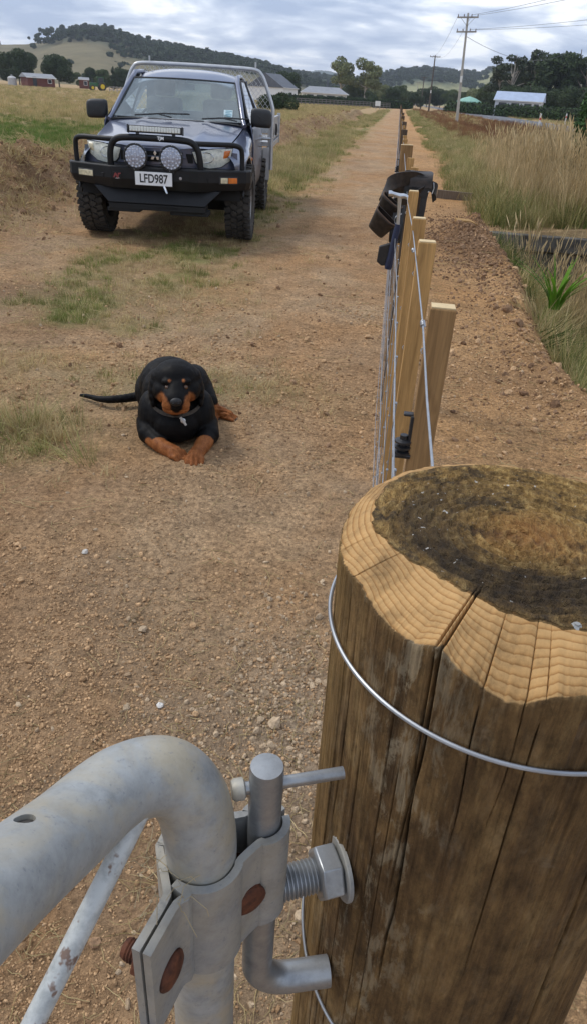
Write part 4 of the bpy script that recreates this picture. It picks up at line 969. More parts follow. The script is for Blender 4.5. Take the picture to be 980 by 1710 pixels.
def wing_pt(x, z, off=.0):   # a spot on the slanted wing face
    u = (abs(x)-.44)/(.905-.44); return Vector((x, lerp(-.781, -.551, u)-off, z))
def wing_box(x, z, w, h, th, nm, m, par=None, bev=.003):
    a = math.atan2(.23, .465)*(1 if x > 0 else -1); p = wing_pt(x, z); return MB().box((p.x, p.y, p.z), (w, th, h), Matrix.Rotation(a, 3, 'Z')).build(nm, m, par or BB, bevel=bev)
for sg in (-1, 1):
    fr_ = wing_box(sg*.735, .660, .205, .072, .014, 'lamp_surround', TRIM)
    if sg > 0: wing_box(.692, .660, .075, .052, .022, 'fog_lens', CLR, fr_); wing_box(.775, .660, .095, .052, .022, 'indicator_lens', AMB, fr_)
    else: wing_box(-.735, .660, .185, .052, .022, 'fog_lens', CLR, fr_)
    wing_box(sg*.535, .672, .034, .012, .016, 'slot', DARK_SHADE); wing_box(sg*.535, .655, .012, .045, .016, 'slot', DARK_SHADE)
REDE = simple('emblem_red', (.22, .035, .035), .5); SILV = simple('emblem_silver', (.32, .30, .30), .4)
eb = MB().box((-.375, -.786, .665), (.092, .008, .066)).build('emblem', BLK, BB, bevel=.004)
MB().prism([(-.417, .647), (-.398, .688), (-.386, .688), (-.372, .660), (-.366, .688), (-.338, .690), (-.342, .678), (-.356, .676), (-.366, .642), (-.378, .642), (-.392, .668), (-.404, .645)], 1, -.797, -.788).build('emblem_mark', REDE, eb, 20)
MB().prism([(-.40, .636), (-.372, .650), (-.350, .640), (-.372, .634)], 1, -.796, -.788).build('emblem_swoosh', SILV, eb, 20)
MB().box((.30, -.780, .672), (.11, .012, .058)).build('winch_hatch', DARK_SHADE, BB, bevel=.004)
MB().ball((.265, -.785, .668), (.016, .008, .016), 8, 6).build('hatch_knob', SILV, BB)
tow = MB().tube([(.10, -.80, .585), (.118, -.825, .560), (.135, -.835, .525)], .012, 8).build('tow_hook', CHR, BB)
# number plate
WPL = simple('plate_white', (.78, .79, .80), .35, 0, .05); PLK = simple('plate_black', (.012, .012, .013), .4)
pl_ = MB().box((-.005, -.803, .652), (.375, .006, .125)).build('number_plate', WPL, UTE, bevel=.004); pl_['label'] = 'white number plate LFD987'
MB().box((-.005, -.799, .652), (.392, .006, .140)).build('plate_surround', PLK, pl_, bevel=.004)
def text(body, size, loc, rot, m, parent, nm, sx=1.0, ext=.001, align='CENTER', bold=0):
    cu = bpy.data.curves.new(nm, 'FONT'); cu.body = body; cu.size = size; cu.extrude = ext; cu.align_x = align; cu.align_y = 'CENTER'; cu.offset = bold
    tmp = bpy.data.objects.new(nm, cu); COL.objects.link(tmp); dg = bpy.context.evaluated_depsgraph_get(); dg.update()
    me = bpy.data.meshes.new_from_object(tmp.evaluated_get(dg)); bpy.data.objects.remove(tmp)
    o = link(nm, me, m, parent); o.location = loc; o.rotation_euler = rot; o.scale = (sx, 1, 1); return o
text('LFD987', .112, (-.005, -.8075, .650), (R(90), 0, 0), PLK, pl_, 'plate_lettering', .80, .0008, bold=.0022)
text('TJM', .040, (.075, -.776, 1.018), (R(80), 0, 0), WPL, BB, 'bar_lettering', 1.0, .001, bold=.001)
# spotlights and light bar
def led_mat():
    t = NT('led_lens'); v = t.tc('Object'); vo = t.voro(v, 42, 'F1', 'Distance', .25)
    t.set(Base_Color=t.ramp(vo, [(.0, (.50, .54, .63)), (.45, (.36, .39, .48)), (.75, (.24, .26, .33))]), Roughness=.25, Metallic=.2, Coat_Weight=1.0); return t.m
LED = led_mat()
for x in (-.178, .178):
    sp = empty('spotlight'); sp.parent = UTE; sp.location = (x, -.80, .848); sp.rotation_euler = (R(90), 0, 0)
    MB().lathe([(.06, -.075), (.11, -.045), (.119, -.01), (.120, .014), (.110, .017), (.108, .004)], 36).build('housing', TRIM, sp)
    MB().lathe([(.1085, .000), (.09, .010), (.05, .016), (.001, .018)], 36).build('lens', LED, sp, 60)
    mb = MB()
    for r_, n_ in ((.032, 5), (.066, 10), (.092, 16)):
        for k in range(n_): a = 2*math.pi*k/n_+r_*9; mb.lathe([(.0105, 0), (.0105, .004), (.006, .0065), (.001, .007)], 8, Matrix.Translation((r_*math.cos(a), r_*math.sin(a), .016-.09*r_)))
    mb.build('led_cells', simple('led_cell', (.46, .50, .60), .2, .1, .1, Coat_Weight=1.0), sp)
    MB().box((0, -.12, -.03), (.05, .03, .06)).build('foot', TRIM, sp)
    for k in range(6): a = k*math.pi/3+.4; MB().ball((.116*math.cos(a), .116*math.sin(a), .015), .005, 6, 4).build('screw', CHR, sp)
lb = empty('light_bar'); lb.parent = UTE; lb.location = (.02, -.735, 1.088); lb.rotation_euler = (R(-8), 0, 0)
MB().box((0, 0, 0), (.53, .05, .062)).build('housing', TRIM, lb, bevel=.006)
LBM = simple('light_bar_lens', (.62, .63, .58), .3, .1, .2, 120, Coat_Weight=.8)
for k in range(18): MB().box((-.238+k*.028, -.028, 0), (.026, .010, .044)).build('led_cell', LBM, lb, bevel=.003)
for sg in (-1, 1): MB().box((sg*.270, -.004, 0), (.012, .062, .074)).build('end_cap', TRIM, lb, bevel=.004); MB().box((sg*.18, .005, -.048), (.03, .03, .04)).build('mount', TRIM, lb)
# ---- wheels
def make_wheel():
    w = empty('wheel'); r = .385; hw = .134
    ty = MB(); q = Matrix.Rotation(R(90), 4, 'Y')
    ty.lathe([(.215, -hw*.80), (.235, -hw*.98), (.30, -hw*1.02), (.348, -hw*.97), (.366, -hw*.86), (.366, hw*.86), (.348, hw*.97), (.30, hw*1.02), (.235, hw*.98), (.215, hw*.80)], 56, q, cap=False)
    n_ = 34
    for k in range(n_):
        a = 2*math.pi*k/n_
        for row, (x0, wd, sk_, da) in enumerate(((-.102, .066, .30, 0), (-.036, .058, -.42, .5), (.036, .058, .42, .0), (.102, .066, -.30, .5))):
            aa = a+da*2*math.pi/n_; c = Vector((x0, .374*math.sin(aa), .374*math.cos(aa))); m3 = Matrix.Rotation(-aa, 3, 'X') @ Matrix.Rotation(sk_, 3, 'Z')
            ty.box(c, (wd, .046, .034), m3)
        for sg in (-1, 1):
            aa = a+(.5 if sg > 0 else 0)*2*math.pi/n_; c = Vector((sg*(hw*.985), .350*math.sin(aa), .350*math.cos(aa))); ty.box(c, (.016, .034, .040), Matrix.Rotation(-aa, 3, 'X'))
    ty.build('tyre', RUB, w, 30)
    rim = MB(); rim.lathe([(.218, .10), (.222, .112), (.205, .10), (.195, .06), (.12, .052), (.06, .07), (.055, .085), (.001, .088)], 40, q, cap=False)
    for k in range(6): a = k*math.pi/3; rim.box((.066, .135*math.sin(a), .135*math.cos(a)), (.02, .05, .12), Matrix.Rotation(-a, 3, 'X'))
    rim.build('rim', simple('alloy', (.30, .30, .30), .45, .6, .2, 14), w)
    MB().lathe([(.19, .03), (.001, .032)], 24, q).build('brake_disc', DARK_SHADE, w); return w
W0 = make_wheel(); spots = [(.80, 0, 0, 4), (-.80, 0, 180, 4), (.79, 2.45, 0, 0), (-.79, 2.45, 180, 0)]
W0.parent = UTE
for i, (x, y, a, s_) in enumerate(spots):
    w = W0 if i == 0 else copy_tree(W0, UTE); w.location = (x, y, .385); w.rotation_euler = (R(13*i), 0, R(a))
MB().box((0, 1.2, .44), (.9, 3.0, .10)).box((0, .0, .36), (1.4, .14, .12)).box((0, 2.45, .38), (1.4, .12, .12)).box((.25, -.2, .34), (.3, .4, .12)).build('chassis', DARK_SHADE, UTE)
for sg in (-1, 1): MB().grid(lambda u, v, sg=sg: (sg*lerp(.52, .84, u), .455*math.cos(lerp(.1, math.pi-.1, v)), .40+.455*math.sin(lerp(.1, math.pi-.1, v))), 2, 16).build('wheel_well', DARK_SHADE, UTE, 60); MB().box((sg*.80, 1.35, .42), (.06, 1.3, .08)).build('side_step', TRIM, UTE, bevel=.01)
# ---- tray with headboard
TR = empty('tray'); TR.parent = UTE; TR.location = (0, 2.24, 0)
MB().box((0, 1.05, .86), (1.90, 2.1, .05)).box((-.4, 1.05, .77), (.07, 2.1, .12)).box((.4, 1.05, .77), (.07, 2.1, .12)).build('deck', ALU, TR)
TRT = []
for sg in (-1, 1):
    MB().box((sg*.955, 1.07, 1.03), (.03, 2.04, .26)).box((sg*.960, 1.07, 1.155), (.042, 2.04, .03)).box((sg*.960, 1.07, .905), (.042, 2.04, .03)).box((sg*.958, 1.07, .825), (.05, 2.04, .07)).build('drop_side', ALU, TR, bevel=.004)
    for y in (.55, 1.35): MB().box((sg*.980, y, .99), (.02, .06, .16)).tube([(sg*.988, y, 1.06), (sg*.996, y, .98), (sg*.988, y+.03, .92)], .008, 6).build('latch', TRIM, TR)
    for y in (.03, 2.1): MB().box((sg*.975, y, .99), (.05, .05, .42)).build('corner_post', ALU, TR, bevel=.005)
MB().box((0, 2.11, 1.03), (1.86, .03, .26)).build('tail_board', ALU, TR, bevel=.004)
HB = empty('headboard'); HB.parent = UTE; HB.location = (0, 2.20, 0)
MB().tube(catmull([(-1.00, 0, .55), (-1.00, 0, .85), (-1.005, 0, 1.20), (-.99, 0, 1.32), (-.90, 0, 1.55), (-.835, 0, 1.665), (-.74, 0, 1.712), (-.4, 0, 1.722), (0, 0, 1.724), (.4, 0, 1.722), (.74, 0, 1.712), (.835, 0, 1.665), (.90, 0, 1.55), (.99, 0, 1.32), (1.005, 0, 1.20), (1.00, 0, .85), (1.00, 0, .55)], 6), .024, 12).build('top_hoop', TUBE, HB)
MB().tube([(-1.0, 0, .93), (1.0, 0, .93)], .02, 8).build('cross_rail', TUBE, HB)
def hbw(z): return float(np.interp(z, [.93, 1.2, 1.32, 1.55, 1.665, 1.70], [.99, .99, .975, .89, .82, .74]))
mb = MB()
for k in range(-34, 35):
    for s_ in (-1, 1):
        x0 = k*.062; pts_ = []
        for z in np.linspace(.94, 1.70, 13):
            x = x0+s_*(z-.94)*.85
            if abs(x) < hbw(z): pts_.append((x, .004*s_, z))
        if len(pts_) > 1: mb.bar(pts_[0], pts_[-1], .004, .009, (0, 1, 0))
mb.build('mesh_screen', TUBE, HB, None)
for x in (-.62, .76): MB().tube([(x, 0, 1.71), (x, 0, 1.80)], .011, 8).build('stub', TUBE, HB)
MB().box((.93, .02, .62), (.10, .03, .40)).box((-.93, .02, .62), (.10, .03, .40)).build('mud_guard', ALU, HB, bevel=.004)
# ------------------------------------------------------------------ dog lying on the track (x right, y away from camera, z up)
DOG = empty('dog', (-.875, 2.99, -.004), R(17)); tag(DOG, 'black and tan dog lying on the track with its paws stretched out', 'dog')
def dog_body():
    mb = MB()
    def cap(p0, r0, p1, r1, n=7):
        p0, p1 = Vector(p0), Vector(p1)
        for k in range(n+1): u = k/n; mb.ball(p0.lerp(p1, u), lerp(r0, r1, u), 14, 10)
    B = lambda c, r, rot=None: mb.ball(c, r, 18, 12, rot)
    # trunk: chest, ribs, loin, rump (rolled on one hip)
    B((.0, .02, .135), (.145, .13, .130)); B((.005, .10, .150), (.152, .15, .135)); B((-.005, .22, .170), (.155, .16, .135)); B((-.02, .33, .165), (.155, .15, .140)); B((-.02, .42, .145), (.155, .14, .130))
    B((-.115, .06, .12), (.062, .10, .115)); B((.125, .05, .12), (.062, .11, .12))       # shoulders
    B((.0, -.055, .115), (.105, .075, .085))                                              # breast bone
    HC = Vector((0, -.02, .235)); HSC = 1.08
    def H(c): return HC+(Vector(c)-HC)*HSC
    # neck and head
    cap((0, .03, .20), .108, (.004, -.02, .275), .092)
    _B, _cap = B, cap
    B = lambda c, r, rot=None: _B(H(c), tuple(k*HSC for k in r), rot)
    cap = lambda p0, r0, p1, r1, n=7: _cap(H(p0), r0*HSC, H(p1), r1*HSC, n)
    B((.006, -.028, .322), (.098, .098, .078)); B((.006, -.055, .340), (.082, .062, .056)) # skull
    B((-.050, -.064, .285), (.044, .058, .052)); B((.062, -.060, .287), (.044, .058, .052)) # cheeks
    cap((.004, -.085, .292), .066, (.000, -.146, .268), .0530)                            # muzzle
    B((.0, -.150, .252), (.056, .036, .040)); B((-.028, -.140, .247), (.030, .038, .034)); B((.029, -.140, .247), (.030, .038, .034)) # flews
    B((.0, -.118, .222), (.040, .050, .026))                                              # lower jaw
    for s_ in (-1, 1):
        B((.006+s_*.034, -.108, .338), (.026, .022, .014))                                # brow
    # ears hang as flat triangles at the sides
    for s_ in (-1, 1):
        for k in range(5):
            u = k/4; B((.006+s_*(.086+.018*math.sin(u*2.4)), -.020-.030*u, .332-.105*u), (.017-.004*u, .042-.014*u, .024))
    B, cap = _B, _cap
    # forelegs
    cap((-.125, .04, .085), .062, (-.128, -.03, .060), .050); cap((-.128, -.03, .060), .046, (-.070, -.130, .042), .036); cap((-.070, -.130, .040), .035, (-.012, -.190, .034), .036)
    cap((.135, .03, .080), .065, (.150, -.05, .058), .050); cap((.150, -.05, .056), .047, (.105, -.165, .042), .036); cap((.105, -.165, .040), .035, (.074, -.235, .034), .036)
    for (px, py, dx, dy) in ((-.012, -.190, .060, -.046), (.074, -.235, -.008, -.075)):
        d = Vector((dx, dy, 0)); n_ = Vector((-dy, dx, 0)).normalized(); d_ = d.normalized()
        for k in range(4):
            o = (k-1.5)*.0225; L_ = .052 if k in (1, 2) else .040
            p = Vector((px, py, .030))+n_*o; cap(p, .0125, p+d_*L_*.6+Vector((0, 0, .003)), .0122, 3); cap(p+d_*L_*.6, .0122, p+d_*L_-Vector((0, 0, .012)), .0100, 3)
    # hindquarters: thigh lying to the right with the paws showing
    B((.105, .40, .125), (.085, .135, .115)); B((-.125, .40, .105), (.075, .13, .10)); cap((.115, .40, .12), .085, (.165, .30, .080), .056); cap((.165, .30, .078), .050, (.190, .32, .055), .035); cap((.175, .30, .052), .036, (.235, .262, .036), .031); cap((.235, .262, .034), .031, (.268, .240, .030), .029)
    cap((.100, .31, .045), .040, (.150, .262, .034), .030); cap((.150, .262, .033), .029, (.178, .250, .030), .028)
    for (px, py, dx, dy) in ((.262, .243, .06, -.030), (.172, .250, .055, -.012)):
        d_ = Vector((dx, dy, 0)).normalized(); n_ = Vector((-d_.y, d_.x, 0))
        for k in range(4):
            o = (k-1.5)*.0155; p = Vector((px, py, .026))+n_*o; cap(p, .0125, p+d_*.040-Vector((0, 0, .008)), .0100, 4)
    # tail sweeps out to the left
    tp = catmull([(-.09, .47, .075), (-.20, .44, .058), (-.31, .43, .050), (-.38, .46, .040), (-.44, .52, .032), (-.485, .555, .026)], 5)
    for i, p in enumerate(tp): mb.ball(p, lerp(.031, .010, (i/len(tp))**.8), 10, 8)
    o = link('body', mb.mesh('body'), None, DOG)
    md = o.modifiers.new('r', 'REMESH'); md.mode = 'VOXEL'; md.voxel_size = .0052
    md = o.modifiers.new('s', 'SMOOTH'); md.factor = .5; md.iterations = 4
    apply_mods(o); me = o.data
    n = len(me.vertices); co = np.empty(n*3); me.vertices.foreach_get('co', co); co = co.reshape(-1, 3); x, y, z = co.T
    # eye sockets and mouth crease, coat relief
    hc = np.array(HC); x0, y0, z0 = x.copy(), y.copy(), z.copy()
    ch = hc+(co-hc)/HSC; x, y, z = ch.T
    nz = np.empty(n*3); me.vertices.foreach_get('normal', nz); nz = nz.reshape(-1, 3)
    for s_ in (-1, 1):
        d = np.linalg.norm(ch-np.array((.005+s_*.037, -.128, .318)), axis=1); co -= nz*(.007*np.exp(-(d/.014)**2))[:, None]
    mouth = np.exp(-((z-.240-.35*np.abs(x)*0)/.004)**2)*((y < -.11) & (np.abs(x) < .075)); co -= nz*(.004*mouth)[:, None]
    split = np.exp(-(x/.003)**2)*((y < -.165) & (z < .262) & (z > .235)); co -= nz*(.003*split)[:, None]
    co += nz*(.0016*fbm(x*70+z*20, y*30+z*40, 3, 3))[:, None]
    x, y, z = x0, y0, z0
    for (px, py, dx, dy, st) in ((-.012, -.190, .060, -.046, .0225), (.074, -.235, -.008, -.075, .0225), (.262, .243, .06, -.030, .0155), (.172, .250, .055, -.012, .0155)):
        d_ = np.array((dx, dy))/math.hypot(dx, dy); n_ = np.array((-d_[1], d_[0])); rel = np.stack([x-px, y-py], 1); l = rel@n_; f = rel@d_
        m = sstep(-.012, .012, f)*(f < .09)*(np.abs(l) < .05)*(z < .07)
        for b in (-st, 0, st): co -= nz*(m*.0075*np.exp(-((l-b)/.0036)**2))[:, None]
    me.vertices.foreach_set('co', co.ravel()); me.update()
    # coat markings
    g = lambda c, r: np.exp(-np.sum((((ch if c[1] < -.1 and c[2] > .19 else co)-np.array(c))/np.array(r))**2, axis=1))
    ns = .25*fbm(x*40, y*40+z*40, 3, 8)
    tan = 1.8*(g((-.044, -.135, .258), (.034, .060, .038))+g((.046, -.135, .258), (.034, .060, .038)))
    tan += 1.6*g((0, -.14, .212), (.04, .05, .018))*0
    tan -= 2.2*g((0, -.160, .306), (.019, .060, .028))+1.0*g((0, -.19, .246), (.016, .03, .012))
    for s_ in (-1, 1): tan += 1.2*g((.006+s_*.028, -.122, .346), (.0075, .018, .006))
    leg = ((y < -.055+.25*np.abs(x-.02)*0) & (z < .088)).astype(float)*sstep(-.050, -.095, y+.25*ns*.2) if False else (sstep(.060, .110, -y+.02*ns)*(z < .092)*(np.hypot(x, y+.02) > .085)*(1-sstep(.055, .085, z-.03*((y < -.12)))))
    leg = leg*(1-sstep(.118, .145, x)*sstep(-.135, -.10, y))
    leg = leg*(1-((np.abs(x-.01) < .062) & (y > -.128)))
    tan = tan+1.3*leg+1.2*g((0, -.150, .236), (.050, .036, .018))
    hind = sstep(.135, .165, x)*(y > .15)*(z < .10)*sstep(0, .03, .095-z)+sstep(.10, .13, x)*(y > .15)*(z < .06)
    hind = hind+.8*g((.172, .345, .115), (.016, .06, .05))
    tan = np.clip(tan+1.1*hind, 0, 1.2)
    tan = sstep(.35, .75, tan+ns)
    claw = np.zeros(n)
    a = me.attributes.new('tan', 'FLOAT', 'POINT'); a.data.foreach_set('value', tan.astype(np.float32))
    me.polygons.foreach_set('use_smooth', np.ones(len(me.polygons), bool))
    t = NT('dog_coat'); v = t.tc('Object'); tf = t.attr('tan', 'Fac'); n1 = t.noise(v, 30, 4); n2 = t.noise(t.tc('Object', (1, .35, .6)), 300, 3, .7)
    tc_ = t.ramp(n1, [(.3, (.17, .055, .017)), (.7, (.31, .115, .038))]); bk = t.ramp(n1, [(.3, (.0028, .0026, .0028)), (.7, (.0058, .0052, .0054))])
    t.set(Base_Color=t.mix(1.0, t.mix(tf, bk, tc_), t.ramp(n2, [(.3, .7), (.7, 1.3)]), 'MULTIPLY'), Roughness=.55, Specular_IOR_Level=.12)
    t.bump(n2, .35, .003); me.materials.clear(); me.materials.append(t.m); return o
dog_body()
EYE = simple('dog_eye', (.075, .032, .012), .08, 0, .2, 60, Coat_Weight=.3); NOSE = simple('dog_nose', (.006, .0055, .006), .5, 0, .2, 90, .6, 500, .001)
def H(c): return Vector((0, -.02, .235))+(Vector(c)-Vector((0, -.02, .235)))*1.08
for s_ in (-1, 1): MB().ball(H((.005+s_*.036, -.1225, .3175)), .0118, 14, 10).build('eye', EYE, DOG)
nm_ = MB().ball(H((0, -.1960, .283)), (.0255, .014, .019), 18, 12).build('nose', NOSE, DOG)
for s_ in (-1, 1): MB().ball(H((s_*.010, -.2075, .281)), (.0055, .004, .0042), 8, 6).build('nostril', DARK_SHADE, nm_)
CLAW = simple('dog_claw', (.02, .017, .015), .4)
for (px, py, dx, dy, st, L_) in ((-.012, -.190, .060, -.046, .0225, .052), (.074, -.235, -.008, -.075, .0225, .052), (.262, .243, .06, -.030, .0155, .038), (.172, .250, .055, -.012, .0155, .038)):
    d_ = Vector((dx, dy, 0)).normalized(); n_ = Vector((-d_.y, d_.x, 0))
    for k in range(4):
        p = Vector((px, py, .018))+n_*(k-1.5)*st+d_*(L_ if k in (1, 2) else L_*.84); MB().tube([p, p+d_*.010-Vector((0, 0, .003)), p+d_*.016-Vector((0, 0, .010))], [.0042, .0036, .0012], 6).build('claw', CLAW, DOG)
COLR = simple('collar_webbing', (.030, .025, .021), .8, 0, .3, 60, .3, 300, .001, c2=(.07, .06, .05))
cp = []
for a in np.linspace(0, 2*math.pi, 41)[:-1]:
    cp.append((.004+.113*math.cos(a), -.018+.105*math.sin(a), .222+.034*math.sin(a)))
cl = MB(); n_ = len(cp); vs = []
for (x, y, z) in cp:
    for dz, k in ((-.009, .98), (.009, .98), (.009, 1.02), (-.009, 1.02)): vs.append(((x-.004)*k+.004, (y+.018)*k-.018, z+dz))
cl.add(vs, [(i*4+j, ((i+1) % n_)*4+j, ((i+1) % n_)*4+(j+1) % 4, i*4+(j+1) % 4) for i in range(n_) for j in range(4)])
cl = cl.build('collar', COLR, DOG, 40)
MB().lathe([(.010, 0), (.0115, .001), (.010, .002)], 16, Matrix.Translation((.030, -.142, .170)) @ Matrix.Rotation(R(80), 4, 'X')).build('tag', CHROME, cl)
MB().tube([(.018, -.139, .185), (.030, -.146, .172), (.042, -.146, .150)], [.006, .007, .005], 6).build('collar_end', simple('collar_pale', (.42, .40, .37), .6), cl)
# ------------------------------------------------------------------ far things: pixel azimuths of the photo turned into real directions once
def pos(azd, dist, z=None):
    x, y = dist*math.sin(R(azd)), dist*math.cos(R(azd)); return Vector((x, y, float(terrain(x, y, False)) if z is None else z))
def leafmat(name, a, b, rnd=.25):
    t = NT(name); v = t.tc('Object'); g = t.n('ShaderNodeNewGeometry')
    c = t.ramp(t.noise(v, .8, 4, .6), [(.3, a), (.7, b)]); c = t.mix(1.0, c, t.ramp(g.outputs['Random Per Island'], [(0, 1-rnd), (1, 1+rnd)]), 'MULTIPLY')
    t.set(Base_Color=c, Roughness=.7, Specular_IOR_Level=.2); return t.m
BARK = simple('bark', (.16, .13, .10), .9, 0, .3, 3, .4, 12, .02); GUMBARK = simple('gum_bark', (.38, .34, .29), .8, 0, .3, 2)
L_DARK = leafmat('leaf_dark', (.022, .040, .016), (.052, .076, .028)); L_MID = leafmat('leaf_mid', (.040, .065, .022), (.085, .115, .040)); L_PALE = leafmat('leaf_pale', (.12, .145, .06), (.21, .22, .10)); L_GUM = leafmat('leaf_gum', (.028, .042, .022), (.066, .082, .042)); L_HEDGE = leafmat('leaf_hedge', (.018, .040, .012), (.045, .080, .022))
def leaf_cloud(clumps, leaf, per, rs, flat=1.0):
    V = []; F = []
    for (c, r) in clumps:
        n = max(6, int(per*(r[0]*r[1]+r[1]*r[2]+r[0]*r[2])/3))
        d = rs.normal(size=(n, 3)); d /= np.linalg.norm(d, axis=1)[:, None]; rad = rs.uniform(.55, 1.05, n)**.6
        P = np.array(c)+d*rad[:, None]*np.array(r)
        a = rs.normal(size=(n, 3)); a[:, 2] *= flat; a /= np.linalg.norm(a, axis=1)[:, None]; b = np.cross(a, d+.3*rs.normal(size=(n, 3))); b /= np.linalg.norm(b, axis=1)[:, None]+1e-9
        s = leaf*rs.uniform(.6, 1.5, n)[:, None]; o = len(V)*1
        q = np.stack([P-a*s, P+b*s*.7, P+a*s*1.1, P-b*s*.7], 1).reshape(-1, 3)
        base = sum(len(x) for x in V); V.append(q); F.append(np.arange(len(q)).reshape(-1, 4)+base)
    V = np.concatenate(V); F = np.concatenate(F); mb = MB(); mb.v = [tuple(p) for p in V]; mb.f = [tuple(int(i) for i in f) for f in F]; return mb
def tree(name, p, h, w, style, lm, seed, label, cat='tree', group=None, bark=None, leaf=None, dens=1.0):
    rs = np.random.default_rng(seed); root = empty(name, p); tag(root, label, cat, group); tr = MB(); cl = []
    th = h*{'round': .30, 'tall': .45, 'gum': .52, 'cone': .12, 'bush': .08, 'pine': .4}[style]; r0 = h*.028
    top = Vector((rs.normal(0, .03)*h, rs.normal(0, .03)*h, h*.92)); tr.tube(catmull([(0, 0, -.4), (rs.normal(0, .01)*h, 0, th*.6), (top.x*.4, top.y*.4, lerp(th, h, .4)), top], 4), list(np.linspace(r0, r0*.2, 13)), 7)
    n = {'round': 16, 'tall': 15, 'gum': 15, 'cone': 16, 'bush': 9, 'pine': 13}[style]
    for k in range(n):
        a = rs.uniform(0, 2*math.pi); u = rs.uniform(0, 1)
        if style == 'cone': zz = h*(.12+.86*k/n); rr = w/2*(1-k/n)*.75; c = (rr*math.cos(a)*.6, rr*math.sin(a)*.6, zz); r = (w*.32*(1.05-k/n)+.1, w*.32*(1.05-k/n)+.1, h*.075)
        elif style == 'gum': zz = h*rs.uniform(.42, .98); rr = w/2*rs.uniform(.2, .95)*(1 if zz < h*.8 else .6); c = (rr*math.cos(a), rr*math.sin(a), zz); s = rs.uniform(.10, .19)*w; r = (s, s, s*.62)
        elif style == 'tall': zz = h*rs.uniform(.45, .97); rr = w/2*math.sqrt(u)*math.sin(math.pi*min(1, max(.12, (zz/h-.3)/.75)))**.6; c = (rr*math.cos(a), rr*math.sin(a), zz); s = rs.uniform(.14, .22)*w; r = (s, s, s*.8)
        elif style == 'pine': zz = h*rs.uniform(.38, .96); rr = w/2*rs.uniform(.1, .9)*(1.15-.8*(zz/h-.38)); c = (rr*math.cos(a), rr*math.sin(a), zz); s = rs.uniform(.15, .24)*w; r = (s, s, s*.42)
        else:
            zz = h*(rs.uniform(.25, .88) if style == 'round' else rs.uniform(.18, .75)); rr = w/2*math.sqrt(u)*.8*math.sqrt(max(.15, 1-((zz/h-.5)/.5)**2)); c = (rr*math.cos(a), rr*math.sin(a), zz); s = rs.uniform(.16, .27)*w; r = (s, s, s*.75)
        cl.append((c, r))
        if style in ('gum', 'tall', 'pine') or k < 5:
            z0 = min(zz*.8, lerp(th*.7, h*.7, rs.uniform(0, 1))); tr.tube(catmull([(top.x*z0/h, top.y*z0/h, z0), (c[0]*.5, c[1]*.5, (z0+zz)/2), (c[0], c[1], zz)], 3), list(np.linspace(r0*.42, r0*.10, 7)), 5)
    tr.build('trunk', bark or BARK, root)
    lf = leaf or h*.020; leaf_cloud(cl, lf, dens*8.0/(lf*lf), rs).build('crown', lm, root, None, fix=False); return root
# left: dark trees, shed, tractor, tree row
tree('broadleaf_tree', pos(-25.75, 232), 8.4, 9.6, 'round', L_DARK, 1, 'big dark rounded tree behind the red shed at the far left edge')
tree('broadleaf_tree', pos(-23.25, 222), 7.3, 8.0, 'round', L_DARK, 2, 'dark green tree just right of the red shed')
ROW = 'trees in the row behind the tractor'
SHELTER = [(-21.9, 262, 4.6, 6, 'bush', L_MID), (-21.2, 270, 5.6, 6, 'round', L_DARK), (-20.4, 262, 5.2, 5.5, 'round', L_MID), (-19.7, 270, 6.4, 5, 'cone', L_DARK), (-19.1, 262, 5.6, 6, 'round', L_DARK), (-18.4, 268, 6.2, 5.2, 'round', L_MID), (-17.7, 262, 5.6, 6, 'round', L_DARK), (-17.0, 270, 5.0, 6, 'round', L_MID), (-24.6, 262, 4.4, 7, 'bush', L_MID), (-27.1, 250, 5.6, 7, 'round', L_DARK), (-16.2, 262, 5.2, 6, 'round', L_DARK), (-15.3, 265, 5.0, 6, 'round', L_MID)]
KIND = {'round': 'rounded tree', 'bush': 'low bushy tree', 'cone': 'pointed conifer', 'gum': 'slender gum tree', 'pine': 'flat-tiered pine'}
def ranked(L, place):
    out = {}
    for st in {r[4] for r in L}:
        for dk in (True, False):
            ks = sorted([k for k, r in enumerate(L) if r[4] == st and (r[5] is L_DARK) == dk], key=lambda k: L[k][0])
            for n, k in enumerate(ks): out[k] = '%s %s %s from the left %s' % (ORD[n], 'dark' if dk else 'paler', KIND[st], place)
    return lambda k: out[k]
row_label = ranked(SHELTER, 'in the shelter row behind the tractor')
for k, (a, d, h, w, st, m) in enumerate(SHELTER):
    tree('shelter_tree', pos(a, d), h, w, st, m, 10+k, row_label(k), group=ROW)
RED = simple('red_boards', (.13, .04, .028), .8, 0, .2, 2); ROOFG = simple('grey_roof', (.25, .26, .28), .6, .1, .12, 1.5); WHT = simple('white_boards', (.72, .72, .70), .7, 0, .06, 1); WINM = simple('dark_window', (.03, .035, .045), .12, 0, .1); ROOFB = simple('blue_grey_roof', (.36, .43, .56), .5, .1, .1, 1.2); ROOFD = simple('slate_roof', (.10, .11, .13), .7, 0, .15, 1)
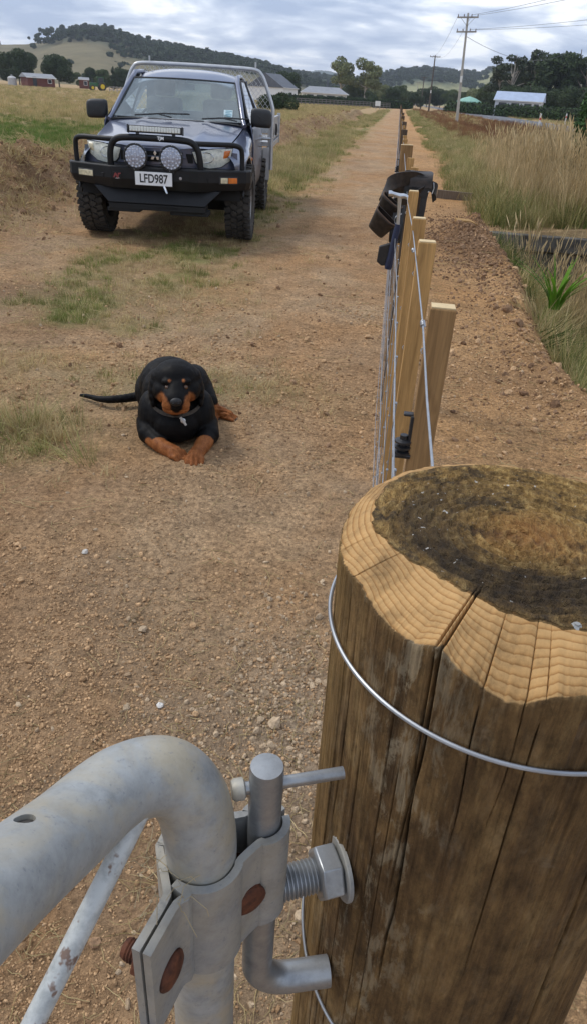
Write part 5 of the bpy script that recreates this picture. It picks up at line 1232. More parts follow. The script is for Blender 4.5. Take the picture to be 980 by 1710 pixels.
def house(name, azd, dist, w, d, h, rh, wall, roof, label, face=0, wins=(), eave=.35, hip=0, cat='house', chim=None, door=None):
    p = pos(azd, dist); root = empty(name, p, R(-azd+face)); tag(root, label, cat)
    MB().box((0, 0, h/2-.2), (w, d, h+.4)).build('wall', wall, root, None)
    e = eave; x0, x1, y0, y1 = -w/2-e, w/2+e, -d/2-e, d/2+e; zr = h+rh
    rf = MB().add([(x0, y0, h-.05), (x1, y0, h-.05), (x1, y1, h-.05), (x0, y1, h-.05), (x0+hip, 0, zr), (x1-hip, 0, zr)], [(0, 1, 5, 4), (2, 3, 4, 5), (1, 2, 5), (3, 0, 4), (0, 3, 2, 1)]).build('roof', roof, root, None)
    if not hip:
        for s_ in (-1, 1): MB().add([(s_*(w/2+.02), -d/2, h-.04), (s_*(w/2+.02), d/2, h-.04), (s_*(w/2+.02), 0, zr-.12)], [(0, 1, 2)]).build('gable', wall, root, None, solid=.06)
    MB().box((0, y0, h-.07), (w+2*e, .1, .14)).build('gutter', WHT, root)
    for (wx, wz, ww, wh) in wins:
        f = MB().box((wx, -d/2-.02, wz), (ww+.16, .06, wh+.16)).build('window', WHT, root); MB().box((wx, -d/2-.055, wz), (ww, .03, wh)).build('pane', WINM, f)
    if door: MB().box((door, -d/2-.03, 1.0), (.9, .06, 2.0)).build('door', WINM, root)
    if chim: MB().box((chim, .2, zr+.6), (.35, .35, 1.9)).build('chimney', ROOFD, rf)
    return root
house('farm_shed', -24.6, 205, 6.4, 5, 1.9, .8, RED, ROOFG, 'small red shed with grey roof beside the dark trees', 18, [(2.0, 1.2, .8, .7)], cat='shed', door=-1.5)
house('farm_shed', -21.65, 236, 2.6, 2.4, 2.2, .5, RED, ROOFG, 'tiny red hut with white window just behind the tractor', 0, [(.4, 1.3, .8, .9)], cat='shed', eave=.15)
tk = empty('water_tank', pos(-26.2, 205)); tag(tk, 'small pale tank at the left end of the red shed', 'tank'); MB().lathe([(1.0, -.3), (1.0, 1.5), (.7, 1.75), (.15, 1.95)], 20).build('shell', simple('tank_grey', (.42, .42, .42), .7), tk); MB().tube([(0, 0, 1.98), (0, 0, 2.2)], .2, 10).build('hatch', ROOFG, tk)
def tractor():
    root = empty('tractor', pos(-20.75, 192), R(20.75+100)); tag(root, 'green tractor with yellow wheels parked by the shelter row', 'tractor')
    G = simple('tractor_green', (.02, .10, .03), .4); Y = simple('tractor_yellow', (.70, .50, .02), .5)
    MB().box((0, .9, 1.15), (.75, 1.9, .75)).build('bonnet', G, root, bevel=.12); MB().box((0, -.75, 1.1), (1.0, 1.3, .5)).build('chassis', G, root)
    cb = MB(); 
    for sx in (-.6, .6):
        for sy in (-1.2, .0): cb.box((sx, sy, 1.95), (.08, .08, 1.3))
    cb.build('cab_frame', G, root); MB().box((0, -.6, 2.64), (1.4, 1.5, .14)).build('cab_roof', G, root, bevel=.04); MB().box((0, -.6, 1.95), (1.1, 1.1, 1.2)).build('cab_glass', WINM, root)
    MB().tube([(.2, 1.2, 1.5), (.2, 1.2, 2.4)], .05, 8).build('exhaust', ROOFD, root)
    for sx in (-1, 1):
        for y, r, w in ((-.85, .85, .5), (1.35, .55, .35)):
            wh = empty('wheel'); wh.parent = root; wh.location = (sx*.85, y, r); q = Matrix.Rotation(R(90), 4, 'Y')
            MB().lathe([(r*.55, -w/2), (r*.95, -w/2), (r, -w/3), (r, w/3), (r*.95, w/2), (r*.55, w/2)], 24, q).build('tyre', RUB, wh); MB().lathe([(r*.56, -w/2-.02), (r*.5, w/2+.02)], 20, q).build('rim', Y, wh)
tractor()
def post_fence(name, a0, a1, d0, d1, n, h, label, rails, m, rz=.0):
    p0, p1 = pos(a0, d0), pos(a1, d1); root = empty(name, p0); tag(root, label, 'fence')
    for k in range(n):
        q = p0.lerp(p1, k/(n-1))-p0; MB().box((q.x, q.y, h/2-.1), (.14, .14, h+.2)).build('post', m, root, None)
    for z in rails: MB().bar(Vector((0, 0, z)), (p1-p0)+Vector((0, 0, z)), .05, .12).build('rail', m, root, None)
FPALE = simple('weathered_rail', (.32, .30, .27), .9, 0, .25, 1.5)
post_fence('paddock_fence', -20.0, -17.2, 176, 170, 12, 1.1, 'weathered rail fence right of the tractor', (.45, .95), FPALE)
post_fence('paddock_fence', -7.2, -.7, 150, 176, 26, 1.1, 'long post and rail fence in front of the bungalow hedge', (.4, .75, 1.05), simple('grey_rail', (.16, .15, .14), .9))
# middle: gabled house, bungalow, hedge, paired trees
house('gabled_house', -8.9, 186, 7.0, 9, 2.8, 2.6, WHT, ROOFD, 'white gabled house seen just right of the truck headboard', 62, [(0, 1.4, 1.2, 1.1)], .2)
house('bungalow', -5.35, 205, 10.8, 7, 2.3, 1.35, WHT, ROOFG, 'long low bungalow with pale grey roof behind the hedge', 4, [(-3.6, 1.3, 1.6, 1.1), (-1.2, 1.3, 1.6, 1.1), (1.4, 1.3, 1.8, 1.1), (3.9, 1.3, 1.2, 1.1)], .5, 2.2, chim=.8)
tree('broadleaf_tree', pos(-7.9, 232), 6.6, 8, 'round', L_DARK, 41, 'dark spreading tree between the gabled house and the bungalow')
tree('airy_tree', pos(-4.25, 255), 11.4, 9.2, 'tall', L_PALE, 42, 'left tree of the pale airy pair above the bungalow', bark=GUMBARK, dens=.9)
tree('airy_tree', pos(-2.5, 255), 11.4, 9.8, 'tall', L_PALE, 43, 'right tree of the pale airy pair above the bungalow', bark=GUMBARK, dens=.9)
MIDG = 'mixed trees behind the paddock at the end of the track'
MIXED = [(-3.1, 262, 5.5, 7, 'round', L_MID), (-1.6, 270, 6.0, 7, 'round', L_PALE), (-.6, 245, 5.0, 6, 'round', L_DARK), (.1, 285, 6.5, 7, 'round', L_MID), (.9, 262, 4.2, 6, 'round', L_DARK), (-2.2, 232, 3.8, 6, 'bush', L_DARK), (-4.6, 270, 4.8, 8, 'bush', L_MID), (1.8, 300, 6.8, 8, 'round', L_DARK), (2.7, 310, 6.6, 8, 'round', L_DARK), (3.5, 300, 5.6, 8, 'round', L_MID), (4.3, 310, 5.4, 8, 'round', L_DARK), (-1.2, 300, 6.2, 8, 'round', L_MID)]
mix_label = ranked(MIXED, 'in the mixed trees ending the track')
for k, (a, d, h, w, st, m) in enumerate(MIXED):
    tree('paddock_tree', pos(a, d), h, w, st, m, 60+k, mix_label(k), group=MIDG)
def hedge(name, a0, d0, a1, d1, h, w, label, seed, lm=L_HEDGE, leaf=.16):
    p0, p1 = pos(a0, d0), pos(a1, d1); rs = np.random.default_rng(seed); root = empty(name, p0); tag(root, label, 'hedge'); L_ = (p1-p0).length; n = int(L_/(w*.55))
    cl = []; d = (p1-p0)
    for k in range(n):
        q = d*(k/(n-1)); cl.append(((q.x, q.y, h*.5), (w*.55, w*.5, h*.5*rs.uniform(.92, 1.06))))
        cl.append(((q.x, q.y, h*.22), (w*.55, w*.5, h*.25)))
    leaf_cloud(cl, leaf, 5.0/(leaf*leaf), rs).build('foliage', lm, root, None, fix=False)
    dn = d.normalized(); cr = MB().bar(Vector((0, 0, h*.45))+dn*.2, d+Vector((0, 0, h*.45))-dn*.2, w*.62, h*.86); cr.build('dark_core', simple('hedge_inside', (.010, .018, .007), 1), root, None)  # solid near-black green block filling the inside of the hedge
hedge('clipped_hedge', -8.2, 172, .6, 196, 1.75, 2.0, 'long dark hedge in front of the bungalow', 5)
hedge('clipped_hedge', 3.35, 165, 12.9, 118, 1.9, 2.0, 'long clipped hedge across the road in front of the white house', 6)
tree('low_shrub', pos(-8.15, 84), 1.5, 4.2, 'bush', L_DARK, 91, 'low dark shrub in the paddock right of the truck mirror', 'shrub', leaf=.07)
sg_ = empty('notice_board', pos(-1.55, 150)); tag(sg_, 'small white notice board on posts at the end of the paddock', 'sign'); MB().box((0, 0, .95), (.95, .05, .8)).build('board', WHT, sg_)
for s_ in (-.35, .35): MB().box((s_, .06, .4), (.08, .08, 1.2)).build('post', FPALE, sg_)
# right: white house, tent roof, tall dark trees
house('white_house', 8.0, 146, 7.6, 5, 2.5, 1.3, simple('pale_boards', (.62, .62, .66), .7, 0, .06, 1), ROOFB, 'long pale house with blue-grey roof behind the clipped hedge', -6, [(-2.5, 1.75, 1.3, .75), (-.4, 1.75, 1.3, .75), (1.7, 1.75, 1.2, .75), (3.1, 1.75, .8, .75)], .3)
gz = empty('garden_tent', pos(4.65, 175)); tag(gz, 'pale green tent roof poking above the clipped hedge', 'tent'); MB().lathe([(2.6, 1.9), (2.55, 2.1), (1.4, 2.65), (.1, 3.0)], 8).build('canopy', simple('tent_green', (.22, .42, .34), .6), gz, None)
for a in range(4): MB().tube([(1.7*math.cos(a*1.57+.78), 1.7*math.sin(a*1.57+.78), -.2), (1.7*math.cos(a*1.57+.78), 1.7*math.sin(a*1.57+.78), 2.2)], .05, 6).build('leg', WHT, gz)
GUMG = 'tall dark trees behind the white house'
STAND = [(6.5, 205, 11.4, 8, 'gum', L_GUM), (7.3, 192, 12.6, 8, 'gum', L_GUM), (8.1, 205, 12.2, 10, 'round', L_DARK), (8.9, 196, 13.6, 9, 'gum', L_GUM), (9.6, 188, 12.4, 10, 'round', L_DARK), (10.2, 198, 13.0, 7, 'pine', L_DARK), (10.9, 186, 12.2, 8, 'round', L_DARK), (11.4, 196, 14.4, 7, 'pine', L_DARK), (12.1, 182, 13.4, 8, 'pine', L_DARK), (12.9, 186, 12.0, 9, 'round', L_DARK), (13.8, 190, 12.8, 8, 'gum', L_GUM), (5.8, 222, 6.4, 6, 'round', L_MID), (7.0, 178, 5.6, 7, 'bush', L_DARK), (8.6, 176, 6.2, 8, 'bush', L_DARK), (10.0, 172, 5.8, 8, 'bush', L_DARK), (11.6, 168, 5.8, 8, 'bush', L_DARK), (13.0, 166, 6.0, 8, 'bush', L_DARK), (5.2, 235, 5.2, 7, 'round', L_PALE)]
st_label = ranked(STAND, 'in the stand behind the white house')
for k, (a, d, h, w, st, m) in enumerate(STAND):
    tree('tall_tree', pos(a, d), h, w, st, m, 120+k, st_label(k), group=GUMG, bark=GUMBARK if st == 'gum' else None)
# power poles and lines
CONC = simple('pole_concrete', (.40, .38, .34), .9, 0, .15, 2, .2, 30, .01); PWOOD = simple('pole_wood', (.10, .08, .065), .9, 0, .2, 3); CER = simple('pole_insulator', (.10, .06, .05), .3)
def pole(p, h, m, label, tilt=0, arms=((.35, 2.0), (1.5, 1.9)), plate=False):
    root = empty('power_pole', p); root.rotation_euler = (0, R(tilt), 0); tag(root, label, 'power pole', 'power poles along the road')
    MB().tube([(0, 0, -.5), (0, 0, h)], [.20, .12], 4 if m is CONC else 10, rot0=R(45)).build('shaft', m, root, 30)
    for dz, w in arms:
        ar = MB().box((0, -.15, h-dz), (w, .10, .13)).build('crossarm', FPALE if m is CONC else PWOOD, root)
        for x in (-.46*w, -.18*w, .18*w, .46*w): MB().lathe([(.03, 0), (.05, .05), (.035, .1), (.05, .15), (.02, .2)], 8, Matrix.Translation((x, -.15, h-dz+.06))).build('insulator', CER, ar)
    if arms:
        for s_ in (-1, 1): MB().bar((s_*.7, -.15, h-arms[0][0]), (0, -.1, h-arms[0][0]-.7), .04, .02).build('brace', PWOOD, root)
    if plate: MB().box((-.02, -.19, 3.7), (.22, .03, .55)).build('number_tag', WHT, root)
    return root
pole(pos(4.02, 84, 0), 9.1, CONC, 'tall pale concrete power pole with two crossarms beside the road', -2.6, plate=True)
pole(pos(2.0, 182, 0), 10.4, PWOOD, 'dark wooden power pole standing beyond the concrete pole', -.5, ((.3, 2.2),), True)
pole(pos(1.42, 262, 0), 8.6, PWOOD, 'third power pole along the road, thin and dark', 0, ((.3, 1.8),))
pole(pos(1.05, 345, 0), 9, CONC, 'farthest power pole along the road, pale and tiny', 0, ((.3, 1.8),))
CABLE = simple('cable', (.09, .095, .11), .6)
pA = pos(4.02, 84, 0); tl = R(-2.6)
def arm_pt(x, dz): return Vector((pA.x+x*math.cos(tl)+(9.1-dz)*math.sin(tl), pA.y-.15, (9.1-dz)*math.cos(tl)))
def cable(a, b, s_, label, r=.013):
    a = Vector(a); b = Vector(b); o = empty('power_line', a); tag(o, label, 'power line', 'power lines strung from the concrete pole')
    MB().tube([Vector(p)-a for p in sag(*a, *b, s_, 20)], r, 5).build('strand', CABLE, o)
cable(arm_pt(.35, .15), (19.5, 34, 9.6), .5, 'power line rising from the upper crossarm of the concrete pole, left of its pair')
cable(arm_pt(.9, .15), (22.0, 34, 9.6), .5, 'power line rising from the upper crossarm of the concrete pole, right of its pair')
cable(arm_pt(.35, 1.3), (27.5, 36, 8.6), .6, 'power line leaving the lower crossarm of the concrete pole, upper of its pair')
cable(arm_pt(.9, 1.3), (31.5, 36, 8.2), .6, 'power line leaving the lower crossarm of the concrete pole, lower of its pair')
cable(arm_pt(.1, 1.9), pos(10.4, 165, 11.0), 1.6, 'dark service line sagging from the concrete pole to the tall trees', .02)
cable(arm_pt(-.9, .15), pos(2.0, 182, 10.2)+Vector((-1.0, 0, 0)), 1.2, 'power line from the concrete pole to the wooden pole, left strand')
cable(arm_pt(.35, .15), pos(2.0, 182, 10.2)+Vector((.9, 0, 0)), 1.2, 'power line from the concrete pole to the wooden pole, right strand')
# marker posts
REFR = simple('marker_red', (.62, .09, .05), .5)
for (x, y, lb_) in ((9.75, 58, 'white roadside marker post with red band in front of the road'), (9.75, 178, 'tiny white roadside marker post left of the concrete power pole'), (18.2, 92, 'white marker post on the far verge of the road')):
    mk = empty('marker_post', (x, y, float(terrain(x, y, False)))); tag(mk, lb_, 'marker post', 'roadside marker posts')
    MB().prism([(-.06, -.1), (.06, -.1), (.06, 1.08), (-.06, 1.14)], 1, -.02, .02).build('stake', WHT, mk); MB().box((0, -.024, .78), (.121, .012, .16)).build('red_band', REFR, mk)
# ---- culvert headwall, boards, plants at the drain
HWM = simple('old_concrete', (.075, .068, .058), .95, 0, .4, 7, .7, 40, .01, c2=(.15, .14, .12))
hw = empty('culvert_headwall', (1.15, 10.24, 0)); tag(hw, 'dark weathered concrete headwall across the drain', 'headwall')
MB().box((2.4, .02, -.07), (4.8, .16, .20)).build('coping', HWM, hw, bevel=.015)
MB().box((2.4, .05, -.37), (4.8, .12, .37)).build('upper_panel', HWM, hw, bevel=.012); MB().box((2.4, .06, -.82), (4.8, .11, .50)).build('lower_panel', HWM, hw, bevel=.012)
MB().lathe([(.30, -.10), (.30, .0), (.25, .0), (.25, -.10)], 24, Matrix.Translation((1.75, -.02, -.72)) @ Matrix.Rotation(R(90), 4, 'X'), cap=False).build('pipe_mouth', HWM, hw); MB().lathe([(.249, 0), (.249, .005)], 24, Matrix.Translation((1.75, -.012, -.72)) @ Matrix.Rotation(R(90), 4, 'X')).build('pipe_bore', DARK_SHADE, hw)
bd = MB().box((0, 0, 0), (.62, .04, .16), (0, R(2), R(3))).build('timber_board', pine_mat('old_board', (.16, .12, .085), (.24, .19, .14), .2), bevel=.004); bd.location = (1.13, 13.9, .06); tag(bd, 'weathered board on edge beside the spoil heap', 'board')
oc = MB().prism([(-.13, -.012), (.06, -.026), (.15, .0), (.05, .028), (-.13, .03)], 1, -.05, .05).build('timber_offcut', PINE, bevel=.003); oc.location = (.98, 9.75, float(terrain(.98, 9.75))+.035); oc.rotation_euler = (.15, .05, .2); tag(oc, 'pale split timber offcut lying on the spoil heap', 'timber')
# ------------------------------------------------------------------ grasses, litter, gravel (uncountable)
def grassmat(name, a, b, rnd=.3, tip=None):
    t = NT(name); r = t.rand(); g = t.n('ShaderNodeNewGeometry'); k = t.math('FRACT', t.math('ADD', t.math('MULTIPLY', r, 3.7), g.outputs['Random Per Island']))
    c = t.ramp(k, [(0, a), (1, b)]); c = t.mix(1.0, c, t.ramp(r, [(0, 1-rnd), (1, 1+rnd)]), 'MULTIPLY')
    t.set(Base_Color=c, Roughness=.75, Specular_IOR_Level=.2); tl_ = t.n('ShaderNodeBsdfTranslucent'); t.l(c, tl_.inputs[0]); mx = t.n('ShaderNodeMixShader'); mx.inputs[0].default_value = .25
    t.l(t.b.outputs[0], mx.inputs[1]); t.l(tl_.outputs[0], mx.inputs[2]); t.l(mx.outputs[0], t.out.inputs[0]); return t.m
G_GREEN = grassmat('grass_green', (.12, .15, .028), (.28, .29, .095)); G_DRY = grassmat('grass_dry', (.36, .27, .12), (.56, .45, .24)); G_MIX = grassmat('grass_mixed', (.16, .18, .05), (.42, .36, .16)); G_RED = grassmat('grass_red', (.15, .065, .03), (.28, .15, .075)); G_TALL = grassmat('grass_tall', (.46, .34, .17), (.66, .52, .30)); G_DEEP = grassmat('grass_deep', (.05, .085, .018), (.12, .16, .04))
def blade(mb, p, h, w, lean, az, curl=1.0, seg=4):
    d = Vector((math.cos(az), math.sin(az), 0)); s = Vector((-d.y, d.x, 0)); vs = []
    for k in range(seg+1):
        u = k/seg; q = Vector(p)+Vector((0, 0, h*(u-.18*lean*curl*u*u)))+d*h*lean*u**(1+curl*.7); ww = w*(1-u**1.6)+w*.08; vs += [q-s*ww/2, q+s*ww/2]
    mb.add(vs, [(2*k, 2*k+1, 2*k+3, 2*k+2) for k in range(seg)])
def tuft(name, n, h, w, spread, lean, m, seed, seg=4, curl=1.0):
    rs = np.random.default_rng(seed); mb = MB()
    for k in range(n):
        a = rs.uniform(0, 6.28); r = spread*math.sqrt(rs.uniform()); blade(mb, (r*math.cos(a), r*math.sin(a), -.01), h*rs.uniform(.45, 1.1), w*rs.uniform(.7, 1.3), lean*rs.uniform(.2, 1.3), a+rs.normal(0, .8), curl, seg)
    return source(name, mb, m)
def stalk(name, n, h, spread, m, seed, head=True):
    rs = np.random.default_rng(seed); mb = MB()
    for k in range(n):
        a = rs.uniform(0, 6.28); r = spread*math.sqrt(rs.uniform()); hh = h*rs.uniform(.65, 1.1); ln = rs.normal(0, .10); az = rs.uniform(0, 6.28); p = Vector((r*math.cos(a), r*math.sin(a), 0)); d = Vector((math.cos(az), math.sin(az), 0))
        pts = [p+d*hh*ln*u*u+Vector((0, 0, hh*u)) for u in np.linspace(0, 1, 6)]; mb.tube(pts, [.0026, .0025, .0023, .002, .0016, .001], 3, cap=False)
        if head:
            q = pts[-1]; L_ = rs.uniform(.10, .20); e = (pts[-1]-pts[-2]).normalized()+d*.2
            mb.tube([q-e*.02, q+e*L_*.35, q+e*L_*.7, q+e*L_], [.002, .0075, .006, .001], 4, cap=False)
        if rs.uniform() < .8: blade(mb, pts[2], hh*.4, .006, .7, rs.uniform(0, 6.28), 1.2)
    return source(name, mb, m)
def place(n, xf, yf, keep=None, tries=4):
    x = xf(n*tries); y = yf(n*tries)
    if keep is not None:
        k = rng.uniform(size=len(x)) < keep(x, y); x, y = x[k], y[k]
    x, y = x[:n], y[:n]; return x, y
def spread(name, x, y, s, src, label, idx=None, dz=0, tilt=.08):
    N = len(x); pts = np.stack([x, y, terrain(x, y)+dz], 1); rot = np.stack([rng.normal(0, tilt, N), rng.normal(0, tilt, N), rng.uniform(0, 6.28, N)], 1)
    return scatter(name, pts, rot, s, src, idx, label, 'grass')
U = lambda a, b: (lambda n: rng.uniform(a, b, n))
def near_biased(a, b, k=1.0): return lambda n: a*(b/a)**rng.uniform(0, 1, n)**k
gs = [tuft('ga%d' % i, 34, .10, .0045, .07, .55, G_GREEN, i) for i in range(3)]; ds = [tuft('gb%d' % i, 26, .10, .0035, .08, .9, G_DRY, 10+i) for i in range(3)]
ms = [tuft('gc%d' % i, 40, .24, .0045, .10, .75, G_DRY if i else G_MIX, 20+i, 5) for i in range(3)]
# track: thin turf between the wheel marks and round the dog
x, y = place(3000, U(-4.2, .3), near_biased(2.3, 40), lambda x, y: np.clip(zones(x, y)[0]*1.3-.1, 0, 1)*(np.hypot((x+.86)/.42, (y-3.15)/.5) > 1)); spread('track_grass', x, y, rng.uniform(.35, 1.0, len(x))*np.clip(.65+y*.03, .6, 1.3), gs, 'short green grass growing in patches on the track')
x, y = place(5200, U(-4.6, .5), near_biased(2.3, 40), lambda x, y: np.clip(zones(x, y)[1], 0, 1)*(np.hypot((x+.86)/.42, (y-3.15)/.5) > 1)); spread('dry_track_grass', x, y, rng.uniform(.35, 1.0, len(x))*np.clip(.65+y*.03, .6, 1.3), ds, 'short dry grass growing in patches on the track')
x, y = place(46, lambda n: rng.normal(-1.68, .22, n), lambda n: rng.normal(2.86, .13, n)); spread('dry_tussock', x, y, rng.uniform(.35, .85, len(x)), ms, 'tangled dry tussock left of the dog', tilt=.25)
# paddock
G_PAD = grassmat('grass_paddock', (.07, .13, .02), (.16, .23, .05)); fs_ = [tuft('fa%d' % i, 70, .17, .008, .24, .5, G_PAD if i < 2 else G_MIX, 30+i, 3) for i in range(3)]; fd = [tuft('fb%d' % i, 60, .26, .007, .26, .5, G_DRY if i < 2 else G_MIX, 40+i, 3) for i in range(3)]
x, y = place(15000, lambda n: -6.5-34*rng.uniform(0, 1, n)**1.3, near_biased(9, 48, .9), lambda x, y: .12+1.3*zones(x, y)[0]); spread('paddock_grass', x, y, rng.uniform(.4, .9, len(x)), fs_, 'green paddock grass beyond the spoil windrow')
x, y = place(20000, lambda n: -6.5-110*rng.uniform(0, 1, n)**1.5, near_biased(9, 190, .8), lambda x, y: np.clip(.03+sstep(20, 40, y)-.4*zones(x, y)[0], 0, 1)); spread('dry_paddock_grass', x, y, rng.uniform(.6, 1.4, len(x)), fd, 'dry straw-coloured paddock grass reaching to the trees')
# grass on the far track sides
x, y = place(5000, lambda n: rng.uniform(-3.4, -1.6, n), near_biased(11, 150), lambda x, y: (.10+.8*np.exp(-((x+2.6)/.55)**2))*np.clip(.5+2.2*fbm(x*.8, y*.3, 3, 19), 0, 1)); spread('trackside_grass', x, y, rng.uniform(.3, .9, len(x)), fd+fs_[:1], 'low dry grass along the far track')
# windrow straw
x, y = place(3000, lambda n: rng.normal(-5.0, .55, n), near_biased(6.5, 60)); x = x+1.0*sstep(14, 30, y); spread('windrow_straw', x, y, rng.uniform(.6, 1.7, len(x)), ds, 'dry straw tangled in the spoil windrow', tilt=1.0)
# right verge: tall seeding grass, green underneath, reddish weeds to the road
st_ = [stalk('sa%d' % i, 9, 1.12, .16, G_TALL, 50+i) for i in range(4)]; un = [tuft('ua%d' % i, 60, .55, .008, .20, .7, (G_DRY, G_MIX, G_MIX, G_DEEP)[i], 60+i, 4) for i in range(4)]; rw = [stalk('ra%d' % i, 14, .62, .16, G_RED, 70+i, True) for i in range(2)]+[tuft('rb', 50, .45, .009, .2, .5, G_RED, 75)]
ex = lambda y: edge_x(y)
def verge_x(lo, hi): return lambda n: rng.uniform(lo, hi, n)
x, y = place(1250, verge_x(1.7, 7.5), near_biased(10.6, 21), lambda x, y: sstep(1.65, 2.6, x+.35*fbm(x, y, 2, 3))*(1-sstep(4.4, 6.5, x-.04*y))); spread('tall_grass', x, y, rng.uniform(.62, 1.02, len(x))*(1-.024*(y-10.6)), st_, 'tall dry seeding grass on the road verge')
x, y = place(6000, verge_x(1.25, 9), near_biased(10.45, 45), lambda x, y: sstep(1.15, 1.9, x+.3*fbm(x, y, 2, 4))); spread('verge_grass', x, y, rng.uniform(.4, .9, len(x))*(1-.4*sstep(12, 26, y)), un, 'tangled green and dry grass under the tall seed heads', idx=np.where(y < 13.5, rng.choice([0, 1, 2, 3], len(x)), rng.choice([0, 0, 1, 2], len(x))))
x, y = place(5200, verge_x(4.2, 10.2), near_biased(13, 75), lambda x, y: sstep(4.4, 6.0, x+.3*fbm(x, y, 2, 4))); spread('reddish_weeds', x, y, rng.uniform(.25, .6, len(x)), rw, 'reddish brown seeding weeds along the road edge')
x, y = place(5600, lambda n: rng.uniform(1.15, 3.2, n), near_biased(14, 160), lambda x, y: (.15+.9*np.exp(-((x-2.0)/.55)**2))*np.clip(.6+1.8*fbm(x*.8, y*.3, 3, 29), .1, 1)); spread('fence_verge_grass', x, y, rng.uniform(.35, .9, len(x)), [fd[0], fd[2], fs_[2], fs_[0]], 'yellow-green grass strip beside the far fence', idx=rng.choice([0, 0, 1, 2, 3], len(x)))
x, y = place(5200, lambda n: rng.uniform(2.2, 10.2, n), near_biased(34, 190), lambda x, y: sstep(2.2, 3.2, x)); spread('roadside_grass', x, y, rng.uniform(.4, 1.0, len(x)), [fd[0], fd[2], rw[2]], 'dry and reddish grass strip beside the far road')
x, y = place(5200, lambda n: rng.uniform(17.6, 60, n), near_biased(60, 170), None); spread('far_verge_grass', x, y, rng.uniform(.7, 1.4, len(x)), fd+fs_[:1], 'dry grass on the far side of the road')
# drain banks
x, y = place(2700, lambda n: rng.uniform(1.2, 3.6, n), near_biased(3.0, 10.15, .8), lambda x, y: sstep(.02, .40, x-edge_x(y)+.12*fbm(x*2, y*2, 2, 6))*(np.hypot(x-1.62, y-6.7) > .34)); spread('drain_grass', x, y, rng.uniform(.30, .85, len(x)), un+ms, 'mixed long grass on the drain bank', tilt=.35)
x, y = place(160, lambda n: rng.uniform(1.7, 4.6, n), lambda n: rng.uniform(8.2, 10.1, n)); spread('drain_stalks', x, y, rng.uniform(.5, .95, len(x)), st_, 'dry stalks standing in front of the headwall', tilt=.15)
# strap-leaved plant and young conifer
AG = grassmat('strap_leaf', (.08, .20, .015), (.16, .32, .03))
def strap_plant():
    rs = np.random.default_rng(5); p = Vector((1.62, 6.85, -.12)); root = empty('strap_leaf_plant', p); tag(root, 'bright green strap-leaved plant on the drain bank', 'plant')
    for k in range(30):
        mb = MB(); a = rs.uniform(0, 6.28); blade(mb, (.05*math.cos(a), .05*math.sin(a), 0), rs.uniform(.34, .52), rs.uniform(.026, .038), rs.uniform(.35, 1.1), a+rs.normal(0, .3), 1.1, 7); mb.build('leaf', AG, root, 60, fix=False)
strap_plant()
cn = tree('young_conifer', (3.02, 13.6, float(terrain(3.02, 13.6))), 1.62, .42, 'cone', leafmat('leaf_conifer', (.030, .075, .022), (.07, .14, .045)), 7, 'slim young conifer standing in the tall grass at the right edge', leaf=.028, dens=.7)
# ---- litter, clods and gravel on the track
def rock_src(name, seed, m, flat=.7):
    rs = np.random.default_rng(seed); mb = MB(); mb.ball((0, 0, 0), 1.0, 7, 5); v = np.array(mb.v); d = v/np.linalg.norm(v, axis=1)[:, None]
    for k in range(5): q = rs.normal(size=3); q /= np.linalg.norm(q); v = v-q*np.maximum(0, (v@q)-rs.uniform(.45, .75))[:, None]
    v *= rs.uniform(.8, 1.2, 3); v[:, 2] *= flat; v += rs.normal(0, .05, v.shape); mb.v = [tuple(p) for p in v]; return source(name, mb, m)
def clodmat(name, a, b):
    t = NT(name); r = t.rand(); v = t.tc('Object'); c = t.ramp(r, [(0, a), (.6, b), (1, tuple(min(1, k*1.25) for k in b))]); c = t.mix(1.0, c, t.ramp(t.noise(v, 3, 4), [(.3, .7), (.7, 1.25)]), 'MULTIPLY'); t.set(Base_Color=c, Roughness=.95, Specular_IOR_Level=.15); return t.m
CLOD = clodmat('clod', (.29, .175, .09), (.47, .305, .168)); GRAV = clodmat('gravel', (.27, .18, .105), (.43, .325, .215)); PALE = clodmat('pale_stone', (.50, .47, .42), (.64, .61, .56)); DKCL = clodmat('dark_clod', (.15, .085, .048), (.27, .17, .10))
cl_ = [rock_src('ca%d' % i, i, CLOD) for i in range(4)]; gv = [rock_src('cb%d' % i, 10+i, GRAV) for i in range(4)]; dk = [rock_src('cc%d' % i, 20+i, DKCL) for i in range(4)]
def stones(name, x, y, s, src, label, sink=.25):
    N = len(x); pts = np.stack([x, y, terrain(x, y)-s*sink*0+s*.15], 1); scatter(name, pts, rng.uniform(0, 6.28, (N, 3))*np.array([.3, .3, 1]), s, src, None, label, 'gravel')
def fan(n, ymin, ymax):
    y = ymin*(ymax/ymin)**rng.uniform(0, 1, n); x = rng.uniform(-.62, .56, n)*(y+.55)+.05; return x, y
def offdog(x, y): return np.hypot((x+.86)/.24, (y-3.05)/.36) > 1
x, y = fan(150000, .45, 6.0); k = (x < edge_x(y)-.02) & (rng.uniform(size=len(x)) < np.clip(.22+1.5*fbm(x*1.3, y*1.3, 4, 77), .04, 1)) & offdog(x, y); x, y = x[k], y[k]; stones('soil_crumbs', x, y, rng.lognormal(0, .45, len(x))*.0021*(.8+.40*y), cl_, 'loose crumbs of dry soil on the track')
x, y = fan(15000, .45, 6.5); k = (x < edge_x(y)) & (rng.uniform(size=len(x)) < np.clip(zones(x, y)[2]*1.1+.10, 0, 1)*sstep(.6, 1.2, y)) & offdog(x, y); x, y = x[k], y[k]; stones('track_gravel', x, y, rng.lognormal(0, .45, len(x))*.0032*(.9+.25*y), gv, 'pale gravel scattered on the track')
x = rng.normal(-.10, .15, 1900); y = rng.normal(1.32, .30, 1900); stones('gravel_patch', x, y, rng.lognormal(0, .42, len(x))*.0046, gv, 'patch of coarse pale gravel beside the strainer post')
